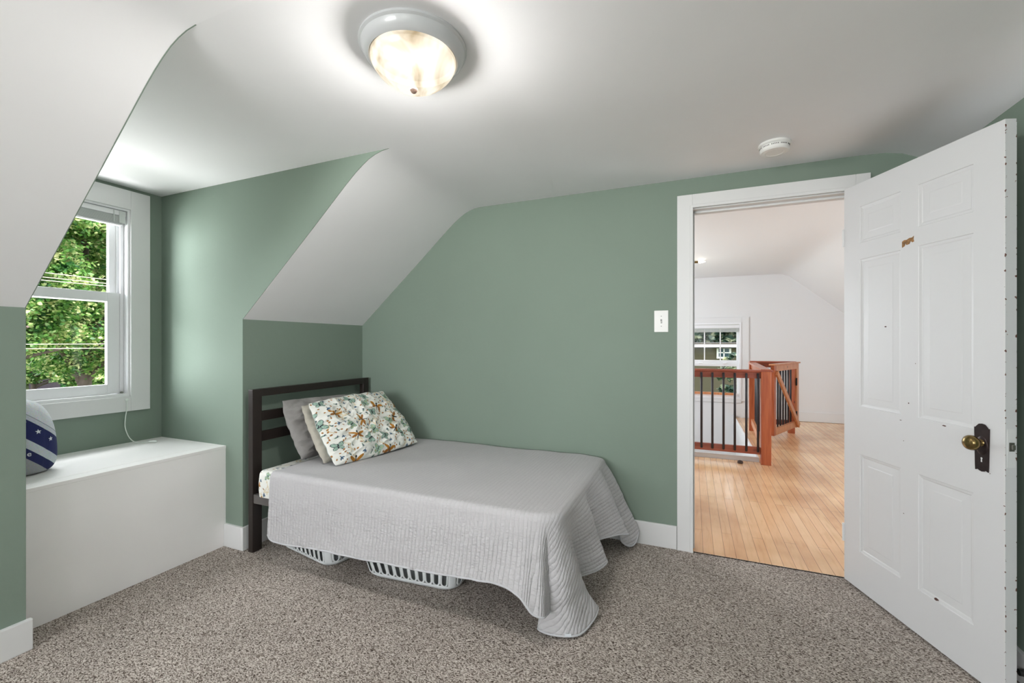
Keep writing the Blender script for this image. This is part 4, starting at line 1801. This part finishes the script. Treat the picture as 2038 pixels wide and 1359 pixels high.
make_basket((-1.990, 2.020, 0.004), math.radians(-11), 0.48, 0.44,
            'white slotted plastic laundry basket under the bed, nearest the headboard')
make_basket((-1.335, 2.035, 0.004), math.radians(4), 0.52, 0.46,
            'white slotted plastic laundry basket under the middle of the bed')


def cloth_lump(name, loc, sx, sy, sz, m, seed, label, cat, group=None):
    bm = NB()
    bmesh.ops.create_icosphere(bm, subdivisions=5, radius=1)
    for v in bm.verts:
        d = v.co.normalized()
        r = 1 + 0.22 * noise.noise(d * 2.0 + Vector((seed, 0, 0))) + 0.12 * (0.5 - abs(noise.noise(d * 4.5 + Vector((0, seed, 0)))))
        v.co = Vector((math.copysign(abs(d.x) ** 0.6, d.x) * sx, math.copysign(abs(d.y) ** 0.6, d.y) * sy,
                       max(-0.9, math.copysign(abs(d.z) ** 0.7, d.z)) * sz)) * r
    o = obj(name, bm, m, None, smooth=180)
    o.location = loc
    return tag(o, label, cat, group)


cloth_lump('folded_clothes', (-1.990, 2.020, 0.105), 0.18, 0.155, 0.09, mat('charcoal_knit', (48, 46, 50), 0.9, bump=0.3, bscale=120), 1.0,
           'dark folded clothes inside the basket nearest the headboard', 'clothes')
cloth_lump('folded_clothes', (-1.335, 2.035, 0.110), 0.195, 0.165, 0.09, mat('olive_grey_knit', (78, 80, 72), 0.9, bump=0.3, bscale=90,
           mottle=0.4, mscale=14), 4.0, 'grey-green folded clothes inside the basket under the middle of the bed', 'clothes')

# ------------------------------------------------------------------ hall window
hw = empty('window_2', ((HX0 + HX1) / 2, 7.993, HZ0), kind='structure')
tag(hw, 'low white window with grille bars on the far hall wall', 'window')
bm = NB()
for lo, hi in [((HX0 - 0.11, HZ0 - 0.03), (HX0, HZ1 + 0.09)), ((HX1, HZ0 - 0.03), (HX1 + 0.11, HZ1 + 0.09)),
               ((HX0, HZ1), (HX1, HZ1 + 0.09)), ((HX0, HZ0 - 0.06), (HX1, HZ0))]:
    box(bm, (lo[0], 7.975, lo[1]), (hi[0], 7.993, hi[1]), 0.002)
obj('window_casing', bm, M_HALLW, hw)
bm = NB()
for lo, hi in [((HX0, HZ0 + 0.03), (HX0 + 0.03, HZ1 - 0.03)), ((HX1 - 0.03, HZ0 + 0.03), (HX1, HZ1 - 0.03)), ((HX0, HZ0), (HX1, HZ0 + 0.03)), ((HX0, HZ1 - 0.03), (HX1, HZ1))]:
    box(bm, (lo[0], 7.965, lo[1]), (hi[0], 8.1, hi[1]))
obj('window_frame', bm, M_VINYL, hw)


def hsash(name, y, za, zb, cols, rows):
    x0, x1 = HX0 + 0.03, HX1 - 0.03
    bm = NB()
    st = 0.035
    for lo, hi in [((x0, za), (x0 + st, zb)), ((x1 - st, za), (x1, zb)), ((x0 + st, za), (x1 - st, za + 0.06)), ((x0 + st, zb - 0.04), (x1 - st, zb))]:
        box(bm, (lo[0], y - 0.014, lo[1]), (hi[0], y + 0.014, hi[1]), 0.002)
    o = obj(name, bm, M_VINYL, hw)
    bm = NB()
    box(bm, (x0 + st - 0.003, y - 0.002, za + 0.057), (x1 - st + 0.003, y + 0.002, zb - 0.037))
    obj('pane', bm, M_GLASS, o)
    if rows:
        bm = NB()
        for k in range(1, cols):
            x = x0 + st + (x1 - x0 - 2 * st) * k / cols
            box(bm, (x - 0.009, y - 0.010, za + 0.05), (x + 0.009, y + 0.004, zb - 0.03), 0.001)
        for k in range(1, rows):
            z = za + 0.06 + (zb - za - 0.10) * k / rows
            box(bm, (x0 + st, y - 0.0095, z - 0.008), (x1 - st, y + 0.003, z + 0.008), 0.001)
        obj('grille', bm, M_VINYL, o)
    return o


hsash('upper_sash', 8.06, 0.875, 1.50, 4, 2)
hsash('lower_sash', 8.03, 0.33, 0.875, 4, 0)
bm = NB()
for x in (0.13, 0.50):
    box(bm, (x - 0.03, 8.00, 0.875), (x + 0.03, 8.03, 0.895), 0.006)
obj('sash_lock', bm, M_VINYL, hw)
hb = empty('window_blind', (0.19, 7.99, 1.50), 'raised white blind at the top of the hall window', 'blind')
bm = NB()
box(bm, (HX0 + 0.03, 7.975, 1.47), (HX1 - 0.03, 8.02, 1.525), 0.003)
obj('head_rail', bm, M_VINYL, hb)
bm = NB()
for k in range(12):
    box(bm, (HX0 + 0.035, 7.98, 1.405 + k * 0.0053), (HX1 - 0.035, 8.015, 1.4085 + k * 0.0053))
obj('slat_stack', bm, M_SLAT, hb)
# wooden bar lying on the sill
bm = NB()
box(bm, (-0.30, 7.935, 0.365), (0.66, 7.958, 0.405), 0.002)
tag(obj('sill_board', bm, M_PINE), 'long reddish wood strip across the bottom of the hall window', 'wood strip')

# ------------------------------------------------------------------ balustrade
bal = empty('stair_railing', (0.68, 5.0, 0), 'reddish pine stair railing with black balusters around the stairwell', 'railing')
RY = 5.03


def rpart(name, lo, hi, m, bev=0.004, parent=bal, M=None):
    bm = NB()
    box(bm, lo, hi, bev, M)
    return obj(name, bm, m, parent)


rpart('newel_post', (0.638, 4.975, -0.004), (0.728, 5.065, 0.935), M_CEDAR)
rpart('newel_post', (0.735, 6.86, -0.004), (0.815, 6.94, 0.95), M_CEDAR)
rpart('newel_post', (1.205, 6.88, -0.004), (1.285, 6.96, 0.95), M_CEDAR)
rpart('handrail', (-2.4, 4.985, 0.928), (0.745, 5.075, 0.950), M_CEDAR_H)
rpart('upper_rail', (-2.4, 5.012, 0.862), (0.64, 5.050, 0.928), M_CEDAR_H)
rpart('lower_rail', (-2.4, 5.012, 0.090), (0.64, 5.050, 0.163), M_CEDAR_H)


def rail_between(a, b, z0, z1, wd, name, m, parent=bal):
    a, b = Vector(a), Vector(b)
    L = (b - a).length
    ang = math.atan2(b.y - a.y, b.x - a.x)
    M = Matrix.Translation((a.x, a.y, 0)) @ Matrix.Rotation(ang, 4, 'Z')
    bm = NB()
    box(bm, (0, -wd / 2, z0), (L, wd / 2, z1), 0.004, M)
    return obj(name, bm, m, parent)


A, B, Cc = (0.683, 5.065, 0), (0.775, 6.86, 0), (1.205, 6.92, 0)
rail_between((0.683, 4.99, 0), (0.775, 6.94, 0), 0.935, 0.957, 0.090, 'handrail', M_CEDAR)
rail_between(A, B, 0.870, 0.935, 0.038, 'upper_rail', M_CEDAR)
rail_between(A, B, 0.090, 0.163, 0.038, 'lower_rail', M_PINE)
rail_between((0.74, 6.90, 0), (1.30, 6.92, 0), 0.950, 0.972, 0.090, 'handrail', M_CEDAR_H)
rail_between((0.81, 6.90, 0), Cc, 0.885, 0.950, 0.038, 'upper_rail', M_CEDAR_H)
rail_between((0.81, 6.90, 0), Cc, 0.100, 0.170, 0.038, 'lower_rail', M_CEDAR_H)


def baluster_mesh(z0, z1):
    bm = NB()
    tube(bm, [(0, 0, z0), (0, 0, z0 + 0.006), (0, 0, z1 - 0.006), (0, 0, z1)], [0.008, 0.0115, 0.0115, 0.008], 12)
    return bm


b0 = obj('baluster', baluster_mesh(0.115, 0.915), M_BALUSTER, bal, smooth=40)
b0.location = (0.614, RY - 0.022, 0)
b0.matrix_parent_inverse = bal.matrix_basis.inverted()
spots = [(0.614 - 0.105 * k, RY - 0.022 - 0.008) for k in range(1, 14)]
b0.location.y = RY - 0.030
for k in range(1, 14):
    t = k / 14
    spots.append((A[0] + (B[0] - A[0]) * t + 0.028, A[1] + (B[1] - A[1]) * t))
for k in range(1, 4):
    spots.append((0.81 + 0.395 * k / 4, 6.875))
for x, y in spots:
    c = b0.copy()
    c.location = (x, y, 0)
    COL.objects.link(c)
    c.parent = bal
    c.matrix_parent_inverse = bal.matrix_basis.inverted()

# gate
GA, GB = Vector((0.905, 6.110, 0)), Vector((1.330, 6.990, 0))
gate = empty('stair_gate', GA, 'low pine stair gate with a diagonal brace, ajar behind the railing post', 'gate')
gl = (GB - GA).length
gang = math.atan2(GB.y - GA.y, GB.x - GA.x)
gate.rotation_euler = (0, 0, gang)


def gpart(name, bm, m, parent=gate, smooth=None):
    o = obj(name, bm, m, None, smooth)
    o.parent = parent
    return o


def gbox(name, lo, hi, m, M=None):
    bm = NB()
    box(bm, lo, hi, 0.004, M)
    return gpart(name, bm, m)


gbox('gate_stile', (0, -0.019, 0.085), (0.07, 0.019, 0.945), M_CEDAR)
gbox('gate_stile', (gl - 0.09, -0.019, 0.075), (gl, 0.019, 0.955), M_PINE)
gbox('gate_rail', (0.07, -0.019, 0.872), (gl - 0.09, 0.019, 0.945), M_PINE)
gbox('gate_rail', (0.07, -0.019, 0.085), (gl - 0.09, 0.019, 0.165), M_PINE)
gbox('gate_cap', (-0.02, -0.035, 0.946), (gl + 0.02, 0.035, 0.966), M_PINE)
dl = math.hypot(gl - 0.10, 0.76)
ba = math.atan2(-0.76, gl - 0.10)
gbox('brace', (0, -0.046, -0.032), (dl, -0.0195, 0.032), M_PINE,
     Matrix.Translation((0.05, 0, 0.86)) @ Matrix.Rotation(-ba, 4, 'Y'))
for k in range(1, 8):
    bm = baluster_mesh(0.12, 0.90)
    bmesh.ops.transform(bm, matrix=Matrix.Translation((0.07 + (gl - 0.16) * k / 8, 0.026, 0)), verts=bm.verts[:])
    gpart('baluster', bm, M_BALUSTER, smooth=40)
for z in (0.25, 0.70):
    bm = NB()
    box(bm, (gl - 0.13, -0.026, z - 0.05), (gl - 0.09, -0.019, z + 0.05), 0.003)
    tube(bm, [(gl - 0.135, -0.026, z - 0.05), (gl - 0.135, -0.026, z + 0.05)], 0.007, 10)
    gpart('gate_hinge', bm, M_DARK)

# white curb round the stair opening and the small dark stop on it
bm = NB()
box(bm, (-2.4, 5.085, -0.10), (0.635, 5.105, 0.045), 0.003)
box(bm, (0.612, 5.105, -0.10), (0.634, 7.99, 0.045), 0.003)
struct('trim_2', bm, M_TRIM, 'white curb board around the stair opening', 'trim')
bm = NB()
lathe(bm, [(0.0, -0.004), (0.024, -0.004), (0.028, 0.004), (0.024, 0.018), (0.012, 0.026), (0.0, 0.027)], 24)
o = obj('floor_bumper', bm, mat('dark_rubber', (70, 52, 44), 0.5), smooth=60)
o.location = (0.45, 4.965, 0)
tag(o, 'small dark round bumper on the hall floor under the railing', 'bumper')

# hall candle-bulb ceiling fixture (mostly behind the door jamb)
hl = empty('hall_ceiling_light', (-0.085, 6.20, ZH), 'brass hall ceiling fixture with a lit candle bulb, half hidden by the casing', 'ceiling light')
bm = NB()
lathe(bm, [(0, 0), (0.09, 0), (0.092, -0.006), (0.07, -0.02), (0.03, -0.03), (0.025, -0.055), (0.03, -0.075), (0.0, -0.09)], 32)
o = obj('canopy', bm, M_BRASS, None, smooth=40)
o.parent = hl
M_BULB = bpy.data.materials.new('lit_bulb')
M_BULB.use_nodes = True
pb = M_BULB.node_tree.nodes['Principled BSDF']
pb.inputs['Emission Color'].default_value = (1, 0.93, 0.78, 1)
pb.inputs['Emission Strength'].default_value = 6
for k in range(3):
    a = math.radians(8 + k * 120)
    M = Matrix.Translation((0, 0, -0.030)) @ Matrix.Rotation(a, 4, 'Z') @ Matrix.Rotation(math.pi / 2, 4, 'Y')
    bm = NB()
    lathe(bm, [(0, 0.02), (0.006, 0.02), (0.006, 0.10), (0.012, 0.105), (0.016, 0.115), (0.016, 0.155), (0.012, 0.158), (0, 0.158)], 20, M)
    arm = obj('arm', bm, M_BRASS, None, smooth=40)
    arm.parent = hl
    bm = NB()
    lathe(bm, [(0, 0.156), (0.010, 0.157), (0.016, 0.170), (0.018, 0.185), (0.015, 0.205), (0.008, 0.228), (0.003, 0.245), (0, 0.25)], 20, M)
    bb = obj('candle_bulb', bm, M_BULB, None, smooth=60)
    bb.parent = arm
d = bpy.data.lights.new('hall_bulb_light', 'POINT')
d.energy = 1.5
d.color = (1, 0.93, 0.8)
d.shadow_soft_size = 0.05
lo = bpy.data.objects.new('hall_bulb_light', d)
lo.location = (-0.115, 6.2, ZH - 0.2)
COL.objects.link(lo)

# ------------------------------------------------------------------ outdoors
GZ = -3.1


def mat_leaf(name, c1, c2, c3):
    m = bpy.data.materials.new(name)
    m.use_nodes = True
    nt = m.node_tree
    L = nt.links.new
    p = nt.nodes['Principled BSDF']
    tc = nt.nodes.new('ShaderNodeTexCoord')
    n = nt.nodes.new('ShaderNodeTexNoise')
    n.inputs['Scale'].default_value = 3.2
    n.inputs['Detail'].default_value = 6
    L(tc.outputs['Object'], n.inputs['Vector'])
    r = ramp(nt, [(0.36, c1), (0.5, c2), (0.64, c3)])  # shaded gaps and sunlit highlights are painted into the leaf colours
    L(n.outputs['Fac'], r.inputs[0])
    L(r.outputs[0], p.inputs['Base Color'])
    p.inputs['Roughness'].default_value = 0.45
    out = nt.nodes['Material Output']
    tr = nt.nodes.new('ShaderNodeBsdfTranslucent')
    L(r.outputs[0], tr.inputs['Color'])
    mx = nt.nodes.new('ShaderNodeMixShader')
    mx.inputs[0].default_value = 0.35
    L(p.outputs[0], mx.inputs[1])
    L(tr.outputs[0], mx.inputs[2])
    L(mx.outputs[0], out.inputs['Surface'])
    return m


M_LEAF = mat_leaf('maple_leaves', (52, 104, 58), (116, 164, 80), (226, 224, 172))
M_LEAF2 = mat_leaf('dark_leaves', (32, 56, 46), (66, 92, 74), (180, 184, 150))
M_BARK = mat('bark', (98, 84, 82), 0.9, bump=0.6, bscale=14, mottle=0.2, mscale=8)


def tree(loc, trunk_h, crown, rad, n, leaf, m, seed, label, trunk_r=0.25):
    """trunk with forking limbs; n leaves gathered in clumps through the crown"""
    r = random.Random(seed)
    g = np.random.default_rng(seed)
    t = empty('tree', loc, label, 'tree', 'trees outside the windows')
    bm = NB()
    tube(bm, [(0, 0, 0), (0.05, 0.02, trunk_h * 0.5), (0, 0.05, trunk_h), (0.1, 0, trunk_h + crown * 0.5)],
         [trunk_r * 1.3, trunk_r, trunk_r * 0.8, trunk_r * 0.3], 14)
    for k in range(9):
        a = r.uniform(0, 6.28)
        z0 = trunk_h * r.uniform(0.55, 1.0)
        L = rad * r.uniform(0.6, 0.95)
        e = Vector((math.cos(a) * L, math.sin(a) * L, z0 + crown * r.uniform(0.1, 0.5)))
        mid = Vector((e.x * 0.4, e.y * 0.4, z0 + (e.z - z0) * 0.65))
        tube(bm, crom([(0, 0, z0), mid, e], 4), list(np.linspace(trunk_r * 0.45, 0.03, 9)), 8)
    o = obj('trunk', bm, M_BARK, None, smooth=60)
    o.parent = t
    nc = 150
    cen = g.normal(size=(nc, 3))
    cen /= np.linalg.norm(cen, axis=1)[:, None]
    cen *= (g.random(nc) ** 0.42)[:, None]
    cen *= np.array([rad, rad, crown * 0.62])
    cen[:, 2] += trunk_h + crown * 0.42
    idx = g.integers(0, nc, n)
    pos = cen[idx] + g.normal(size=(n, 3)) * np.array([0.20, 0.20, 0.13]) * rad * 0.42
    S = leaf * g.uniform(0.6, 1.2, n)
    ax = g.normal(size=(n, 3)); ax /= np.linalg.norm(ax, axis=1)[:, None]
    up = g.normal(size=(n, 3)) * 0.6 + np.array([0, 0, 1.0])
    bx = np.cross(ax, up); bx /= np.linalg.norm(bx, axis=1)[:, None]
    shape = [(0, -1), (0.62, -0.2), (0.45, 0.45), (0, 1.0), (-0.45, 0.45), (-0.62, -0.2)]
    verts = np.stack([pos + (ax * u + bx * v) * S[:, None] for u, v in shape], 1).reshape(-1, 3)
    me = bpy.data.meshes.new('foliage')
    me.vertices.add(len(verts))
    me.vertices.foreach_set('co', verts.astype(np.float32).ravel())
    me.loops.add(n * 6)
    me.loops.foreach_set('vertex_index', np.arange(n * 6, dtype=np.int32))
    me.polygons.add(n)
    me.polygons.foreach_set('loop_start', np.arange(0, n * 6, 6, dtype=np.int32))
    me.polygons.foreach_set('loop_total', np.full(n, 6, dtype=np.int32))
    me.update(calc_edges=True)
    me.materials.append(m)
    f = bpy.data.objects.new('foliage', me)
    COL.objects.link(f)
    f.parent = t
    return t


tree((-19.5, 8.1, GZ), 5.0, 9.5, 4.0, 170000, 0.066, M_LEAF, 1, 'tall leafy maple tree outside the dormer window', 0.19)
tree((-17.5, 4.9, GZ), 5.4, 7.5, 2.7, 90000, 0.066, M_LEAF, 2, 'green tree at the left of the dormer view')
tree((-30.0, 17.5, GZ), 5.2, 11.0, 5.5, 50000, 0.17, M_LEAF, 3, 'broad green tree farther back at the right of the dormer view')
tree((-62.0, 24.0, GZ), 3.0, 19.0, 11.0, 70000, 0.34, M_LEAF2, 4, 'dark tall tree farthest back behind the power lines', 0.4)
# lawn and street
bm = NB()
box(bm, (-120, -60, GZ - 0.3), (40, 120, GZ))
tag(obj('lawn', bm, mat('grass', (92, 108, 58), 0.9, mottle=0.35, mscale=0.6)), 'sunlit green lawn outside the dormer window', 'lawn', kind='structure')
bm = NB()
box(bm, (-47, -60, GZ), (-40, 120, GZ + 0.02))
tag(obj('street', bm, mat('asphalt', (128, 124, 116), 0.9, mottle=0.1, mscale=1)), 'pale street strip beyond the lawn', 'street', kind='structure')
# house seen under the tree
M_BRICK = mat('mauve_brick', (60, 50, 60), 0.9, bump=0.3, bscale=8, mottle=0.15, mscale=6)
M_ROOF = mat('grey_shingles', (62, 60, 62), 0.9, bump=0.3, bscale=6, mottle=0.15, mscale=4)
M_WPANE = mat('dark_pane', (40, 66, 74), 0.15)


def house(loc, rot, w, d, hwall, hroof, mw, mr, label, wins, eave=None):
    h = empty('house', loc, label, 'house')
    h.rotation_euler = (0, 0, rot)
    bm = NB()
    prism(bm, [(-d / 2, 0), (d / 2, 0), (d / 2, hwall), (0, hwall + hroof - 0.1), (-d / 2, hwall)], 0, -w / 2, w / 2)
    o = obj('wall', bm, mw, None); o.parent = h
    bm = NB()
    for s in (1, -1):
        prism(bm, [(s * (d / 2 + 0.4), hwall - 0.25), (0, hwall + hroof), (0, hwall + hroof + 0.14), (s * (d / 2 + 0.4), hwall - 0.07)], 0,
              -w / 2 - 0.4, w / 2 + 0.4)
    o = obj('roof', bm, mr, None); o.parent = h
    if eave:
        bm = NB()
        for s in (-1,):
            box(bm, (-w / 2 - 0.4, s * (d / 2 + 0.4) - 0.08, hwall - 0.20), (w / 2 + 0.4, s * (d / 2 + 0.4) + 0.08, hwall - 0.10))
        o = obj('gutter', bm, eave, None); o.parent = h
    for (face, u, z, ww, hh) in wins:
        for kind in ('frame', 'pane'):
            bm = NB()
            e = 0.09 if kind == 'frame' else 0
            t = 0.05 if kind == 'frame' else 0.07
            if face == 'y-':
                lo, hi = (u - ww / 2 - e, -d / 2 - t, z - e), (u + ww / 2 + e, -d / 2, z + hh + e)
            else:
                lo, hi = (w / 2, u - ww / 2 - e, z - e), (w / 2 + t, u + ww / 2 + e, z + hh + e)
            box(bm, lo, hi)
            if kind == 'frame':
                fr = obj('window', bm, M_TRIM, None); fr.parent = h
            else:
                if face == 'y-':
                    pass
                o = obj('window_pane', bm, M_WPANE, None); o.parent = fr
                bm = NB()
                if face == 'y-':
                    box(bm, (u - 0.025, -d / 2 - t - 0.02, z), (u + 0.025, -d / 2 - t, z + hh))
                    box(bm, (u - ww / 2, -d / 2 - t - 0.02, z + hh / 2 - 0.025), (u + ww / 2, -d / 2 - t, z + hh / 2 + 0.025))
                else:
                    box(bm, (w / 2 + t, u - ww / 2, z + hh / 2 - 0.03), (w / 2 + t + 0.02, u + ww / 2, z + hh / 2 + 0.03))
                o = obj('window_bars', bm, M_TRIM, None); o.parent = fr
    return h


house((-54.0, 22.0, GZ), 0.0, 6, 4.4, 2.3, 1.7, M_BRICK, M_ROOF, 'mauve brick house behind the trees in the dormer view',
      [('x+', -1.40, 0.95, 0.5, 1.2), ('x+', 1.2, 0.95, 0.5, 1.2)])
M_SIDING = mat('olive_siding', (82, 76, 60), 0.9, bump=0.2, bscale=5, mottle=0.06, mscale=3)
house((-1.6, 26.0, GZ), 0.0, 7.9, 5.0, 4.33, -0.10, M_SIDING, M_ROOF, 'olive sided neighbour house seen through the hall window',
      [('y-', 3.02, 3.66, 0.46, 0.40), ('y-', -1.5, 3.15, 0.9, 1.0)], M_TRIM)
tree((-28.4, 12.4, GZ), 1.1, 3.2, 1.5, 34000, 0.075, M_LEAF, 11, 'round leafy bush at the right foot of the dormer view', 0.1)
tree((-31.0, 10.9, GZ), 2.9, 2.7, 1.8, 30000, 0.085, M_LEAF, 12, 'small round tree above the lawn at the left of the dormer view', 0.12)
tree((7.9, 29.0, GZ), 1.4, 8.0, 3.4, 30000, 0.22, M_LEAF2, 5, 'tree beside the olive house in the hall window view')
tree((1.0, 33.0, GZ), 3.4, 8.0, 5.0, 60000, 0.24, M_LEAF2, 6, 'dark tree rising behind the olive house roof')
tree((1.62, 19.5, GZ), 0.9, 2.9, 0.75, 9000, 0.09, M_LEAF2, 8, 'low shrub in front of the olive house', 0.08)

# power lines outside the dormer window
M_WIRE = mat('pale_cable', (190, 182, 165), 0.6)
k_ = 0
WL = [((140, 552), (205, 558)), ((80, 553), (205, 568)), ((75, 558), (205, 572)), ((48, 685), (208, 685)), ((48, 694), (208, 695))]
names = ['topmost of the three upper power lines outside the dormer window', 'middle one of the three upper power lines outside the dormer window',
         'lowest of the three upper power lines outside the dormer window', 'upper of the two lower power lines outside the dormer window',
         'lower of the two lower power lines outside the dormer window']
WIRES = [(2.640, 2.620, 12.0), (2.545, 2.545, 12.0), (2.480, 2.500, 12.0), (1.198, 1.212, 12.0), (1.113, 1.108, 12.0)]
for (za, zb, dist), nm in zip(WIRES, names):
    bm = NB()
    a, b = Vector((-dist, 3.8, za)), Vector((-dist, 7.6, zb))
    dirv = (b - a)
    tube(bm, [a - dirv * 3, a, b, b + dirv * 3], 0.009, 6)
    tag(obj('power_line', bm, M_WIRE), nm, 'power line', 'power lines outside the dormer window')
